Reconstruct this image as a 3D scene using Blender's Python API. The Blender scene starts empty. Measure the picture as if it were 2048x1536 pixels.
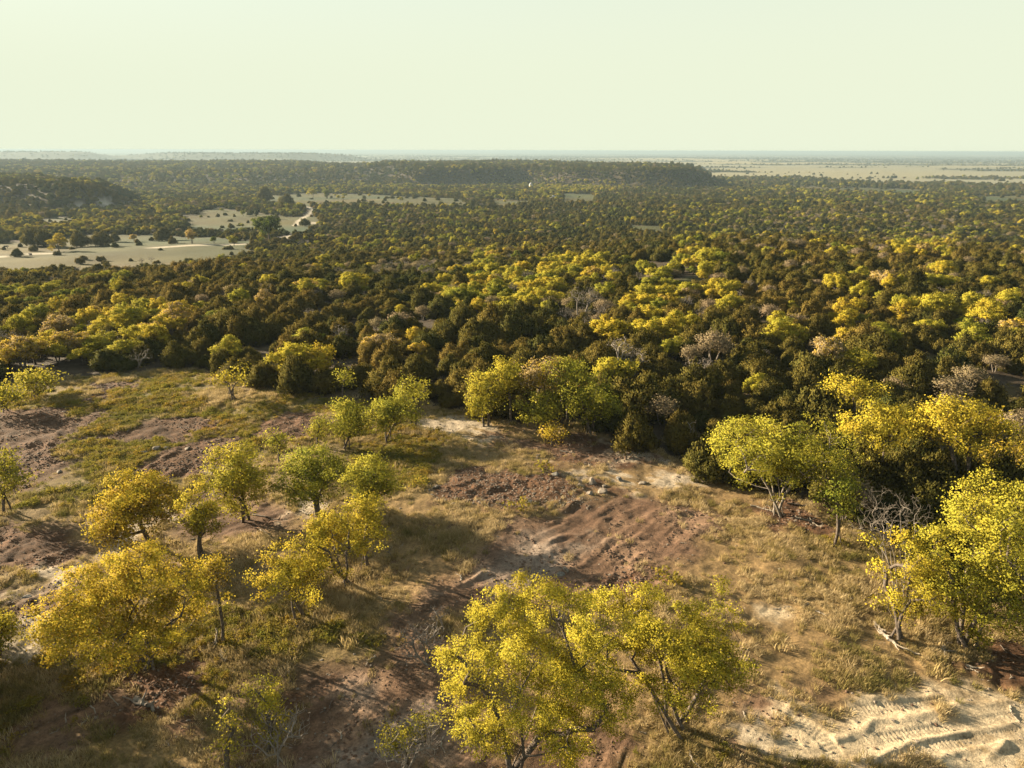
import bpy, math, random
import numpy as np
from mathutils import Matrix

# ------------------------------------------------------------------ camera, sky, sun, exposure
SC = bpy.context.scene
COL = SC.collection
FPX = 1374.0                      # focal length in pixels of a 2048 px wide picture
PITCH = math.atan(463.0 / FPX) + math.radians(0.157)
ROLL = math.radians(0.14)
CAMZ = 22.0
CAM = np.array([0.0, 0.0, CAMZ])
_F = np.array([0.0, math.cos(PITCH), -math.sin(PITCH)])
_R0 = np.array([1.0, 0.0, 0.0])
_U0 = np.cross(_R0, _F)
_R = math.cos(ROLL) * _R0 + math.sin(ROLL) * _U0
_U = -math.sin(ROLL) * _R0 + math.cos(ROLL) * _U0
cam_data = bpy.data.cameras.new("camera")
cam_data.sensor_fit = 'HORIZONTAL'
cam_data.sensor_width = 36.0
cam_data.lens = 36.0 * FPX / 2048.0
cam_data.clip_start = 0.5
cam_data.clip_end = 120000.0
cam = bpy.data.objects.new("camera", cam_data)
COL.objects.link(cam)
cam.matrix_world = Matrix(((_R[0], _U[0], -_F[0], 0), (_R[1], _U[1], -_F[1], 0), (_R[2], _U[2], -_F[2], CAMZ), (0, 0, 0, 1)))
SC.camera = cam

SUN_EL = math.radians(18.0)
SUN_AZ = math.radians(24.0)       # how far the sun stands in front of due left
sun_dir = np.array([-math.cos(SUN_AZ) * math.cos(SUN_EL), math.sin(SUN_AZ) * math.cos(SUN_EL), math.sin(SUN_EL)])

world = bpy.data.worlds.new("World")
SC.world = world
world.use_nodes = True
wn, wl = world.node_tree.nodes, world.node_tree.links
wn.clear()
w_out = wn.new('ShaderNodeOutputWorld')
w_bg = wn.new('ShaderNodeBackground')
w_sky = wn.new('ShaderNodeTexSky')
w_sky.sky_type = 'NISHITA'
w_sky.sun_disc = False
w_sky.sun_elevation = SUN_EL
w_sky.sun_rotation = math.atan2(sun_dir[0], sun_dir[1])
w_sky.altitude = 300
w_sky.air_density = 1.0
w_sky.dust_density = 1.0
w_sky.ozone_density = 1.0
w_tint = wn.new('ShaderNodeMix'); w_tint.data_type = 'RGBA'; w_tint.blend_type = 'MIX'
w_tc = wn.new('ShaderNodeTexCoord'); w_xyz = wn.new('ShaderNodeSeparateXYZ')
wl.new(w_tc.outputs['Generated'], w_xyz.inputs[0])
def w_math(op, a, b=None):
    nd = wn.new('ShaderNodeMath'); nd.operation = op
    for i, v in enumerate((a, b)):
        if v is None: continue
        if isinstance(v, (int, float)): nd.inputs[i].default_value = v
        else: wl.new(v, nd.inputs[i])
    return nd.outputs[0]
w_air = w_math('DIVIDE', -0.46, w_math('MAXIMUM', w_xyz.outputs['Z'], 0.02))   # veil of high haze, thicker along the slant
wl.new(w_math('SUBTRACT', 1.0, w_math('EXPONENT', w_air)), w_tint.inputs[0])
w_tint.inputs[7].default_value = (3.45, 3.70, 2.84, 1)
wl.new(w_sky.outputs[0], w_tint.inputs[6])
wl.new(w_tint.outputs[2], w_bg.inputs[0])
w_bg.inputs[1].default_value = 0.05
wl.new(w_bg.outputs[0], w_out.inputs[0])

sun_data = bpy.data.lights.new("sun", 'SUN')
sun_data.energy = 5.0
sun_data.angle = math.radians(0.5)
sun_data.color = (1.0, 0.83, 0.58)
sun = bpy.data.objects.new("sun", sun_data)
COL.objects.link(sun)
from mathutils import Vector
sun.rotation_euler = Vector(sun_dir).to_track_quat('Z', 'Y').to_euler()

SC.view_settings.view_transform = 'Standard'
SC.view_settings.look = 'None'
SC.view_settings.gamma = 1.0
SC.view_settings.use_curve_mapping = False
SC.view_settings.exposure = 2.3
SC.render.engine = 'CYCLES'
SC.cycles.max_bounces = 6
SC.cycles.diffuse_bounces = 3
SC.cycles.transmission_bounces = 3
SC.cycles.volume_bounces = 0
SC.cycles.use_denoising = True

# ------------------------------------------------------------------ noise and geometry helpers
def _hash(ix, iy, seed):
    n = (ix * 374761393 + iy * 668265263 + seed * 974634541) & 0xffffffff
    n = ((n ^ (n >> 13)) * 1274126177) & 0xffffffff
    return ((n ^ (n >> 16)) & 0xffffff) / float(0xffffff)

def vnoise(x, y, seed=0):
    fx, fy = np.floor(x), np.floor(y)
    ix, iy = fx.astype(np.int64), fy.astype(np.int64)
    tx, ty = x - fx, y - fy
    tx = tx * tx * (3 - 2 * tx); ty = ty * ty * (3 - 2 * ty)
    a, b = _hash(ix, iy, seed), _hash(ix + 1, iy, seed)
    c, d = _hash(ix, iy + 1, seed), _hash(ix + 1, iy + 1, seed)
    return ((a + (b - a) * tx) * (1 - ty) + (c + (d - c) * tx) * ty) * 2 - 1

def fbm(x, y, size, octaves=4, seed=0):
    s, amp, tot, f = 0.0, 1.0, 0.0, 1.0 / size
    for o in range(octaves):
        s = s + amp * vnoise(x * f + 17.3 * o, y * f - 9.1 * o, seed + o * 13)
        tot += amp; amp *= 0.52; f *= 2.03
    return s / tot * 1.6

def sstep(a, b, v):
    t = np.clip((v - a) / (b - a), 0, 1)
    return t * t * (3 - 2 * t)

def poly_dist(x, y, poly):
    """signed distance to a polygon, positive inside"""
    p = np.asarray(poly, float); n = len(p)
    d2 = np.full(x.shape, 1e18); inside = np.zeros(x.shape, bool)
    for i in range(n):
        ax, ay = p[i]; bx, by = p[(i + 1) % n]
        ex, ey = bx - ax, by - ay
        t = np.clip(((x - ax) * ex + (y - ay) * ey) / (ex * ex + ey * ey + 1e-12), 0, 1)
        dx, dy = x - ax - t * ex, y - ay - t * ey
        d2 = np.minimum(d2, dx * dx + dy * dy)
        c = ((ay > y) != (by > y))
        with np.errstate(divide='ignore', invalid='ignore'):
            inside ^= c & (x < ex * (y - ay) / (ey if ey != 0 else 1e-12) + ax)
    d = np.sqrt(d2)
    return np.where(inside, d, -d)

def line_dist(x, y, pts):
    """distance to a polyline and arc length along it"""
    p = np.asarray(pts, float); d2 = np.full(x.shape, 1e18); s = np.zeros(x.shape); side = np.zeros(x.shape); L = 0.0
    for i in range(len(p) - 1):
        ax, ay = p[i]; bx, by = p[i + 1]
        ex, ey = bx - ax, by - ay; ll = math.hypot(ex, ey)
        t = np.clip(((x - ax) * ex + (y - ay) * ey) / (ll * ll + 1e-12), 0, 1)
        dx, dy = x - ax - t * ex, y - ay - t * ey
        q = dx * dx + dy * dy; m = q < d2
        d2 = np.where(m, q, d2); s = np.where(m, L + t * ll, s)
        side = np.where(m, np.sign(ex * dy - ey * dx), side)
        L += ll
    return np.sqrt(d2), s, L, side

# ------------------------------------------------------------------ the lie of the land
def at_dist(u, y):
    return ((u - 1024.0) / FPX / 1.055 * y, y)

def hill_poly(pts):
    return [at_dist(u, y) for u, y in pts]

HILLS = [  # outline, top height, edge softness
    (hill_poly([(-900, 660), (-100, 640), (60, 640), (150, 665), (185, 700), (170, 800), (60, 900), (-900, 900)]), -9.0, 60),
    (hill_poly([(-900, 1200), (300, 1250), (640, 1300), (900, 1400), (1000, 1700), (600, 2600), (-900, 2600)]), -20.0, 330),
    (hill_poly([(-900, 1850), (150, 1800), (420, 1720), (620, 1600), (760, 1700), (700, 1950), (560, 2500), (-900, 2600)]), -14.0, 150),
    (hill_poly([(740, 1420), (850, 1235), (945, 1270), (1050, 1340), (1160, 1210), (1235, 1130), (1335, 1110), (1390, 1180), (1380, 1500), (1250, 1850), (980, 2050), (760, 1900)]), -8.5, 65),
    (hill_poly([(-900, 5200), (150, 5000), (170, 5400), (-900, 6500)]), 4.0, 500),
    (hill_poly([(270, 5600), (400, 5000), (580, 4900), (650, 5100), (600, 6000), (300, 6300)]), -4.0, 420),
]

def terrain(x, y):
    d = np.hypot(x, y)
    az = np.arctan2(x, np.maximum(y, 1e-3))
    de = np.maximum(d - 70 * sstep(-0.1, 0.45, az) * sstep(60, 160, d), 0)
    z = np.interp(de, [0, 70, 130, 200, 290, 440, 800, 1200, 2000, 5000, 15000, 40000], [0, 0, -3, -9, -18, -23, -30, -36, -43, -48, -52, -60])
    far = sstep(120, 400, d)
    z = z + far * fbm(x, y, 170, 3, 5) * 1.6 + sstep(1500, 4000, d) * fbm(x, y, 2600, 3, 8) * 5
    for poly, top, soft in HILLS:
        p = np.asarray(poly); m = (x > p[:, 0].min() - soft) & (x < p[:, 0].max() + soft) & (y > p[:, 1].min() - soft) & (y < p[:, 1].max() + soft)
        if m.any():
            xs, ys = x[m], y[m]
            wob = fbm(xs, ys, 120 if soft < 200 else 700, 3, 31) * soft * 0.45
            k = sstep(-soft * 0.75, soft * 0.25, poly_dist(xs, ys, poly) + wob)
            z[m] = z[m] + k * (top + fbm(xs, ys, 260, 2, 37) * 2.0 - z[m])
    # gentle swells on the hilltop itself
    z = z + fbm(x, y, 26, 2, 2) * 0.55 * sstep(8, 20, d)
    return z

_TS = np.concatenate([np.geomspace(8, 60000, 1500)])

def ray(u, v):
    a, b = (u - 1024.0) / FPX, (768.0 - v) / FPX
    return _F + a * _R + b * _U

def px(u, v, lift=0.0):
    """point of the ground (plus lift) seen at a pixel of the photograph"""
    d = ray(u, v)
    p = CAM[None, :] + _TS[:, None] * d[None, :]
    g = p[:, 2] - terrain(p[:, 0].copy(), p[:, 1].copy()) - lift
    i = int(np.argmax(g < 0)) if (g < 0).any() else len(g) - 1
    i = max(i, 1)
    t = _TS[i - 1] + (_TS[i] - _TS[i - 1]) * g[i - 1] / (g[i - 1] - g[i] + 1e-9)
    q = CAM + t * d
    return q[0], q[1]

def px_poly(pts):
    out = []
    for p in pts:
        out.append(px(p[0], p[1], p[2] if len(p) > 2 else 0.0))
    return out

def project(x, y, z):
    q0, q1, q2 = x, y, z - CAMZ
    f = q0 * _F[0] + q1 * _F[1] + q2 * _F[2]
    a = (q0 * _R[0] + q1 * _R[1] + q2 * _R[2]) / f
    b = (q0 * _U[0] + q1 * _U[1] + q2 * _U[2]) / f
    return 1024 + a * FPX, 768 - b * FPX, f

# ------------------------------------------------------------------ areas of the ground, as outlines on the land
CLEARING = px_poly([(-500, 800), (-120, 800), (0, 792), (60, 775), (150, 755), (270, 742), (400, 738), (470, 762), (560, 782), (700, 800), (760, 812), (850, 806), (930, 812),
                    (1010, 830), (1120, 850), (1230, 872), (1300, 895), (1370, 915), (1440, 945), (1520, 975), (1640, 1010), (1720, 1060), (1790, 1120),
                    (1900, 1180), (2000, 1250), (2300, 1330), (2500, 1700), (-600, 1700)])
SOIL = [px_poly(p) for p in [
    [(850, 955), (950, 932), (1080, 942), (1190, 962), (1216, 985), (1150, 1012), (1000, 1018), (880, 1005)],
    [(-80, 830), (60, 815), (180, 800), (178, 880), (120, 930), (60, 985), (-80, 1010)],
    [(200, 990), (255, 935), (330, 897), (430, 872), (520, 858), (440, 945), (330, 962), (250, 985)],
    [(480, 870), (570, 832), (650, 828), (640, 862), (560, 892), (490, 893)],
    [(230, 872), (320, 838), (400, 820), (440, 848), (350, 882)],
    [(120, 800), (200, 770), (275, 760), (240, 800), (150, 815)],
    [(-90, 1165), (60, 1152), (130, 1160), (100, 1240), (-20, 1260), (-90, 1300)],
    [(-60, 1040), (120, 1062), (190, 1085), (110, 1130), (-60, 1150)],  # brown soil, with the left-edge oak's cast shadow also painted into the tone
    [(1165, 1172), (1230, 1148), (1290, 1140), (1305, 1180), (1220, 1205)],
    [(700, 1380), (640, 1440), (560, 1540), (480, 1540), (560, 1430)],
    [(1775, 1278), (1900, 1292), (2120, 1320), (2120, 1420), (1990, 1398), (1880, 1345)],
    [(1500, 1015), (1600, 1022), (1720, 1060), (1700, 1100), (1620, 1060), (1530, 1042)],
    [(250, 1370), (400, 1340), (470, 1370), (380, 1430), (280, 1420)],
    [(1090, 885), (1200, 880), (1330, 915), (1250, 925), (1130, 905)],
]]
TAN = [px_poly(p) for p in [
    [(760, 1260), (840, 1195), (930, 1115), (1030, 1045), (1150, 1003), (1270, 995), (1400, 1018), (1440, 1060), (1360, 1120), (1290, 1170), (1160, 1205), (1010, 1220), (900, 1260)],
    [(550, 1570), (640, 1440), (680, 1370), (730, 1290), (790, 1225), (930, 1245), (950, 1340), (970, 1420), (1000, 1570)],
    [(600, 1350), (690, 1320), (780, 1330), (780, 1390), (640, 1400)],
    [(30, 1460), (100, 1390), (240, 1380), (330, 1410), (250, 1450), (120, 1490)],
    [(1440, 1560), (1440, 1450), (1540, 1395), (1680, 1372), (1640, 1400), (1500, 1480), (1560, 1560)],
    [(330, 1010), (430, 950), (520, 990), (620, 1030), (560, 1060), (420, 1080), (330, 1080)],
    [(960, 860), (1100, 880), (1250, 890), (1330, 920), (1200, 930), (1000, 890)],
    [(1060, 1420), (1250, 1440), (1380, 1480), (1300, 1540), (1060, 1540)],
]]
LIME = [px_poly(p) for p in [
    [(-80, 1205), (60, 1155), (160, 1115), (250, 1050), (330, 1000), (420, 945), (440, 962), (360, 1030), (290, 1082), (200, 1118), (90, 1165), (-80, 1240)],
    [(-60, 1330), (30, 1270), (75, 1240), (85, 1262), (50, 1310), (-60, 1400)],
    [(830, 835), (930, 828), (1010, 868), (960, 892), (870, 880), (820, 862)],
    [(1180, 862), (1270, 888), (1350, 915), (1400, 938), (1330, 935), (1240, 905)],
    [(1090, 925), (1220, 925), (1340, 935), (1420, 965), (1340, 985), (1250, 972), (1150, 950)],
    [(1470, 1475), (1540, 1425), (1620, 1398), (1720, 1384), (1860, 1386), (1960, 1402), (2160, 1400), (2200, 1560), (1560, 1560), (1500, 1510)],
    [(1500, 1205), (1570, 1215), (1590, 1232), (1530, 1232)],
    [(600, 985), (650, 980), (650, 1025), (590, 1035)],
]]
ASH = [px_poly(p) for p in [[(580, 1560), (690, 1470), (750, 1390), (880, 1400), (960, 1560)], [(860, 1190), (960, 1135), (1090, 1080), (1180, 1075), (1100, 1130), (980, 1175)]]]
PASTURE = [px_poly(p) for p in [
    [(-200, 492), (0, 487), (60, 484), (130, 475), (190, 467), (330, 470), (440, 476), (500, 485), (515, 495, 3), (420, 505, 4), (300, 515, 4), (160, 520, 4), (0, 524, 4), (-200, 530, 4)],
    [(368, 432), (400, 424), (440, 415), (500, 425), (560, 432), (640, 434), (650, 444), (600, 452, 4), (480, 450, 4), (380, 447, 4)],
    [(512, 392), (640, 386), (780, 391), (925, 400), (935, 409, 3), (800, 406, 3), (680, 404, 3), (600, 407, 3), (545, 405, 3)],
    [(985, 398), (1060, 402), (1060, 410, 3), (985, 409, 3)],
    [(1118, 387), (1192, 388), (1185, 402, 3), (1130, 402, 3)],
    [(1260, 450), (1325, 453), (1320, 459, 3), (1265, 456, 3)],
    [(1368, 556), (1392, 548), (1398, 575, 2), (1372, 580, 2)],
    [(1690, 374), (1855, 379), (1840, 387, 2), (1700, 383, 2)],
    [(1570, 370), (1700, 378), (1690, 384, 2), (1590, 378, 2)],
    [(1950, 391), (2300, 389), (2300, 402, 3), (1970, 402, 3)],
    [(75, 440), (150, 434), (150, 441, 2), (75, 447, 2)],
    [(1835, 722), (1880, 712), (1910, 725), (1885, 742, 2), (1845, 738, 2)],
    [(1985, 770), (2040, 776), (2040, 792, 2), (1990, 785, 2)],
]]
BARE_ROCK = [px_poly(p) for p in [
    [(195, 398), (225, 402), (222, 414), (200, 414)],
    [(140, 412), (180, 410), (175, 418), (150, 420)],
    [(1205, 398), (1230, 400), (1225, 402), (1206, 401)],
]]
ROADS = [(px_poly([(-300, 520), (0, 513), (120, 505), (250, 497), (360, 492), (440, 489), (500, 488), (560, 478), (620, 462)]), 2.4),
         (px_poly([(588, 452), (604, 438), (618, 428), (626, 420), (600, 410)]), 2.2),
         (px_poly([(604, 443), (640, 447), (690, 449)]), 2.0),
         (px_poly([(-60, 560), (80, 558)]), 2.0)]
TREADS = [(px_poly(p), w) for p, w in [
    ([(752, 1258), (775, 1292), (835, 1320)], 0.42), ([(618, 1350), (670, 1333), (740, 1348)], 0.42),
    ([(612, 1380), (680, 1372), (735, 1392)], 0.42), 
    ([(1640, 1452), (1720, 1420), (1900, 1402)], 0.28), ([(1750, 1480), (1900, 1455), (2060, 1428)], 0.28),
    ([(1760, 1530), (1880, 1490), (2060, 1462)], 0.28), ([(1145, 1146), (1200, 1138), (1262, 1134)], 0.45),
    ([(1230, 1101), (1290, 1097), (1350, 1092)], 0.45), ([(1000, 1180), (1090, 1130), (1180, 1085)], 0.4),
    ([(1310, 1060), (1330, 1085), (1320, 1110)], 0.4), ([(1580, 1425), (1640, 1470), (1680, 1520)], 0.4)]]
RIDGES = [(px_poly(p), w, h) for p, w, h in [
    ([(1070, 1103), (1120, 1076), (1176, 1069)], .4, .34), ([(1194, 1091), (1226, 1072)], .35, .3), ([(1226, 1132), (1273, 1116)], .4, .3),
    ([(1167, 1158), (1217, 1148)], .35, .3), ([(906, 1182), (955, 1155), (1000, 1132)], .35, .26), ([(924, 1192), (960, 1176), (994, 1158)], .35, .24),
    ([(1115, 1024), (1164, 999)], .4, .3), ([(1799, 1448), (1860, 1432), (1923, 1423), (1992, 1422)], .35, .13), 
    ([(1954, 1524), (2000, 1490), (2050, 1456)], .3, .2),
    ([(195, 988), (290, 938), (360, 898)], .45, .32), ([(230, 975), (330, 928)], .4, .25),
    ([(300, 975), (380, 950), (430, 938)], .4, .3), ([(140, 870), (150, 830)], .4, .3), ([(90, 900), (130, 850)], .4, .3),
    ([(500, 875), (560, 848), (620, 835)], .4, .22), ([(520, 885), (600, 850)], .4, .22), ([(1330, 1030), (1390, 1022)], .4, .3),
    ([(1280, 1045), (1240, 1060)], .35, .22), ([(960, 965), (870, 985)], .4, .25), ([(1560, 1130), (1620, 1125)], .5, .2),
    ([(900, 880), (980, 880), (1060, 890)], .5, .3), ([(1080, 1050), (1150, 1030)], .35, .22), ([(1040, 1130), (1110, 1095)], .3, .2),
    ([(1000, 1160), (1060, 1125)], .3, .2), ([(1620, 1500), (1690, 1470)], .25, .18), ([(1640, 1425), (1690, 1475)], .25, .07),
    ([(1690, 1410), (1730, 1470)], .22, .14), ([(1560, 1424), (1700, 1396), (1900, 1394)], .3, .12), ([(1640, 1500), (1760, 1444), (1950, 1408), (2060, 1402)], .3, .16), ([(1700, 1532), (1850, 1474), (2060, 1434)], .3, .14), ([(1820, 1540), (1930, 1500), (2060, 1480)], .3, .14), ([(1585, 1460), (1640, 1525)], .3, .12)]]

def in_box(x, y, poly, pad):
    p = np.asarray(poly)
    return (x > p[:, 0].min() - pad) & (x < p[:, 0].max() + pad) & (y > p[:, 1].min() - pad) & (y < p[:, 1].max() + pad)

def area(x, y, polys, soft, wob, wsize, seed):
    """0..1 cover of a list of outlines with an uneven edge"""
    k = np.zeros(x.shape)
    for poly in polys:
        m = in_box(x, y, poly, soft + abs(wob) * 2)
        if m.any():
            xs, ys = x[m], y[m]
            d = poly_dist(xs, ys, poly) + fbm(xs, ys, wsize, 4, seed) * wob
            k[m] = np.maximum(k[m], sstep(-soft, soft, d))
    return k

def relief(x, y):
    """fine shape of the worked ground close by"""
    d = np.hypot(x, y)
    z = np.zeros(x.shape); m = d < 130
    xs, ys = x[m], y[m]
    h = fbm(xs, ys, 3.2, 4, 50) * 0.13 + fbm(xs, ys, 0.8, 3, 53) * 0.06
    h = h * (1 - .75 * area(xs, ys, LIME[5:6], 1.0, .5, 3.0, 63))
    soil = area(xs, ys, SOIL, 0.6, 0.8, 3.0, 61)
    tan = area(xs, ys, TAN, 0.8, 0.8, 3.0, 62)
    h = h + soil * (fbm(xs, ys, 0.5, 3, 51) * 0.07)
    # scraped ground: long low furrows running up to the right
    ca, sa = math.cos(math.radians(48)), math.sin(math.radians(48))
    al, ac = xs * ca + ys * sa, -xs * sa + ys * ca
    ac = ac + fbm(xs, ys, 6, 2, 70) * 0.8
    h = h + tan * (fbm(al / 9.0, ac, 0.42, 3, 52) * 0.055) + soil * fbm(al / 6.0, ac, 0.5, 2, 57) * 0.05
    for line, w, hh in RIDGES:
        w, hh = w * .55, hh * .62
        k = in_box(xs, ys, line, 2.0)
        if k.any():
            q, s, L, side = line_dist(xs[k] + fbm(xs[k], ys[k], 1.0, 3, 81) * 0.16, ys[k] + fbm(xs[k], ys[k], 1.0, 2, 82) * 0.12, line)
            ends = sstep(0, 1.2, s) * sstep(0, 1.2, L - s)
            h[k] += hh * .85 * np.exp(-(q / w) ** 2) * (0.1 + 0.9 * ends) * (0.9 + 0.2 * fbm(xs[k], ys[k], 0.6, 2, 83))
    for line, w in TREADS:
        k = in_box(xs, ys, line, 1.2)
        if k.any():
            q, s, L, side = line_dist(xs[k], ys[k], line)
            on = sstep(w, w * 0.75, q) * sstep(0, 0.3, s) * sstep(0, 0.3, L - s)
            h[k] = h[k] * (1 - 0.7 * on) + on * (-0.03 + 0.008 * np.clip(1 + 1.2 * fbm(xs[k], ys[k], 1.2, 2, 84), 0, 1.3) * np.sign(np.sin(s / 0.19 * 2 * math.pi + side * q * 2.5)))
    z[m] = h * sstep(130, 90, d[m])
    return z

def ground_z(x, y):
    x = np.atleast_1d(np.asarray(x, float)); y = np.atleast_1d(np.asarray(y, float))
    return terrain(x, y) + relief(x, y)

def far_wood(x, y):
    """0..1 cover of trees on the far plain"""
    d = np.hypot(x, y)
    n = 1.35 * fbm(x * 0.30, y, 420, 4, 91) + 0.6 * fbm(x * .5, y, 150, 3, 95)
    bias = np.interp(d, [0, 1450, 1700, 2100, 2600, 3800, 4800, 7000, 30000], [2, 2, .45, .05, -.45, -.5, .15, .3, .3])
    az = np.arctan2(x, np.maximum(y, 1)); bias = bias - .22 * sstep(.2, .27, az) * sstep(1500, 1650, d) * sstep(4600, 3800, d)
    w = sstep(-0.10, 0.10, n + bias)
    for poly, top, soft in HILLS:
        m = in_box(x, y, poly, soft)
        if m.any(): w[m] = np.maximum(w[m], sstep(-soft * .8, -soft * .3, poly_dist(x[m], y[m], poly)))
    return w

C = lambda *v: np.array(v)[None, :]
def cover(x, y):
    d = np.hypot(x, y)
    n1 = fbm(x, y, 9, 4, 21); n2 = fbm(x, y, 2.2, 4, 22); n3 = fbm(x, y, 0.5, 3, 23)
    out = {}
    out['clear'] = area(x, y, [CLEARING], 0.8, 1.5, 5, 60) * (d < 400)
    near = d < 130
    soil = np.zeros(x.shape); tan = np.zeros(x.shape); lime = np.zeros(x.shape)
    if near.any():
        soil[near] = area(x[near], y[near], SOIL, 0.9, 2.0, 2.6, 61)
        tan[near] = area(x[near], y[near], TAN, 1.0, 1.1, 2.6, 62)
        lime[near] = area(x[near], y[near], LIME, 0.8, 1.6, 2.2, 63)
    ash = np.zeros(x.shape)
    if near.any(): ash[near] = area(x[near], y[near], ASH, 1.2, 1.6, 2.4, 66)
    out['soil'], out['tan'], out['lime'], out['ash'] = soil, tan, lime, ash
    out['past'] = area(x, y, PASTURE, 2.5, 3.0, 20, 64) * (d < 2600)
    out['rock'] = area(x, y, BARE_ROCK, 3, 8, 12, 65) * (d < 1500)
    rd = np.zeros(x.shape)
    for line, w in ROADS:
        m = in_box(x, y, line, 8)
        if m.any():
            rd[m] = np.maximum(rd[m], sstep(w, w - 1.0, line_dist(x[m], y[m], line)[0]))
    out['road'] = rd
    out['n1'], out['n2'], out['n3'] = n1, n2, n3
    # dry gold grass to the right and low left, greener on the far left bank
    out['green'] = np.clip(0.45 + 0.5 * n1 + 0.3 * sstep(4, -22, x) * sstep(36, 48, y) - 0.25 * sstep(2, 14, x), 0, 1)
    return out

def ground_color(x, y):
    c = cover(x, y); d = np.hypot(x, y)
    n1, n2, n3 = c['n1'], c['n2'], c['n3']
    v = lambda a: a[:, None]
    dry = C(.28, .19, .09) * v(1 + .22 * n2 + .14 * n3)
    grn = C(.175, .148, .05) * v(1 + .25 * n2 + .12 * n3)
    g = np.clip(c['green'] + .22 * n2, 0, 1)
    col = dry * v(1 - g) + grn * v(g)
    dirt = C(.18, .11, .07) * v(1 + .2 * n3)
    k = v(sstep(.15, .55, n2 + .3 * n3) * .75); col = col * (1 - k) + dirt * k
    tan = (C(.25, .16, .105) * v(sstep(-.6, .8, n2 + n3 * .5)) + C(.135, .08, .053) * v(1 - sstep(-.6, .8, n2 + n3 * .5)))
    al = (x * .669 + y * .743); ac = (-x * .743 + y * .669) + fbm(x, y, 6, 2, 70) * .8
    st = fbm(al / 8.0, ac, .5, 3, 52)
    tan = tan * v(1 + .45 * st)
    k = v(c['tan'] * .92); col = col * (1 - k) + tan * k
    soil = C(.118, .062, .034) * v(1 + .32 * n3 + .25 * n2)
    k = v(c['soil'] * .95); col = col * (1 - k) + soil * k
    ash = C(.27, .22, .18) * v(1 + .15 * n3); k = v(c['ash'] * .8 * sstep(-.8, .4, n2 + .3)); col = col * (1 - k) + ash * k
    east = v(sstep(9, 11, x) * sstep(31, 29, y))
    lime = (C(.40, .335, .25) * (1 - east) + C(.52, .425, .29) * east) * v(1 + .12 * n2 + .10 * n3)
    k = v(c['lime'] * sstep(-.85, .15, n2 + .5 * n3 + .05 + .6 * east[:, 0] + .5 * fbm(x * .8 - y * .6, (x * .6 + y * .8) * 5, 3.0, 2, 26))); col = col * (1 - k) + lime * k
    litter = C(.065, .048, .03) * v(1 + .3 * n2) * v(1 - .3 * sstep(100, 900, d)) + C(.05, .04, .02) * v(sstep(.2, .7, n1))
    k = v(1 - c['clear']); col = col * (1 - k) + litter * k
    rk = C(.42, .39, .33) * v(1 + .15 * n2); k = v(c['rock']); col = col * (1 - k) + rk * k
    past = C(.092, .092, .025) * v(.78 + .2 * fbm(x, y, 18, 4, 25)) + C(.02, .0, -.006) * v(fbm(x, y, 60, 2, 27)); k = v(c['past']); col = col * (1 - k) + past * k
    far = v(sstep(1450, 1600, d))
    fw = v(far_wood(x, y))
    patch = fbm(x * .8, y * .5, 1100, 2, 97)
    straw = C(.30, .27, .16) * v(1 + .1 * patch) + C(.03, -.0, -.03) * v(patch)
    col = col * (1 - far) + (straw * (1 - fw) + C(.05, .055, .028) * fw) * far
    rd = C(.52, .46, .36) * v(1 + .08 * n3); k = v(c['road']); col = col * (1 - k) + rd * k
    return np.clip(col * C(.62, .60, .575), .006, .85)

# ------------------------------------------------------------------ materials
def new_mat(name):
    m = bpy.data.materials.new(name); m.use_nodes = True
    n = m.node_tree.nodes; n.clear()
    return m, n, m.node_tree.links

def ground_material():
    m, n, l = new_mat("ground_soil")
    out = n.new('ShaderNodeOutputMaterial'); b = n.new('ShaderNodeBsdfPrincipled')
    b.inputs['Roughness'].default_value = 0.95; b.inputs['Specular IOR Level'].default_value = 0.15
    at = n.new('ShaderNodeAttribute'); at.attribute_name = 'ground_color'
    geo = n.new('ShaderNodeNewGeometry')
    ns = n.new('ShaderNodeTexNoise'); ns.inputs['Scale'].default_value = 9.0; ns.inputs['Detail'].default_value = 5.0; ns.inputs['Roughness'].default_value = .7
    l.new(geo.outputs['Position'], ns.inputs['Vector'])
    mr = n.new('ShaderNodeMapRange'); mr.inputs[1].default_value = .3; mr.inputs[2].default_value = .7; mr.inputs[3].default_value = .62; mr.inputs[4].default_value = 1.38
    l.new(ns.outputs[0], mr.inputs[0])
    mx = n.new('ShaderNodeMix'); mx.data_type = 'RGBA'; mx.blend_type = 'MULTIPLY'; mx.inputs[0].default_value = 1.0
    l.new(at.outputs['Color'], mx.inputs[6]); l.new(mr.outputs[0], mx.inputs[7])
    n2 = n.new('ShaderNodeTexNoise'); n2.inputs['Scale'].default_value = 2.6; n2.inputs['Detail'].default_value = 8.0; n2.inputs['Roughness'].default_value = .78
    l.new(geo.outputs['Position'], n2.inputs['Vector'])
    m2 = n.new('ShaderNodeMapRange'); m2.inputs[1].default_value = .32; m2.inputs[2].default_value = .68; m2.inputs[3].default_value = .6; m2.inputs[4].default_value = 1.4
    l.new(n2.outputs[0], m2.inputs[0])
    my = n.new('ShaderNodeMix'); my.data_type = 'RGBA'; my.blend_type = 'MULTIPLY'; my.inputs[0].default_value = 1.0
    l.new(mx.outputs[2], my.inputs[6]); l.new(m2.outputs[0], my.inputs[7])
    l.new(my.outputs[2], b.inputs['Base Color'])
    bp = n.new('ShaderNodeBump'); bp.inputs['Strength'].default_value = .8; bp.inputs['Distance'].default_value = .06
    l.new(ns.outputs[0], bp.inputs['Height']); l.new(bp.outputs[0], b.inputs['Normal'])
    l.new(b.outputs[0], out.inputs[0])
    return m

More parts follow.
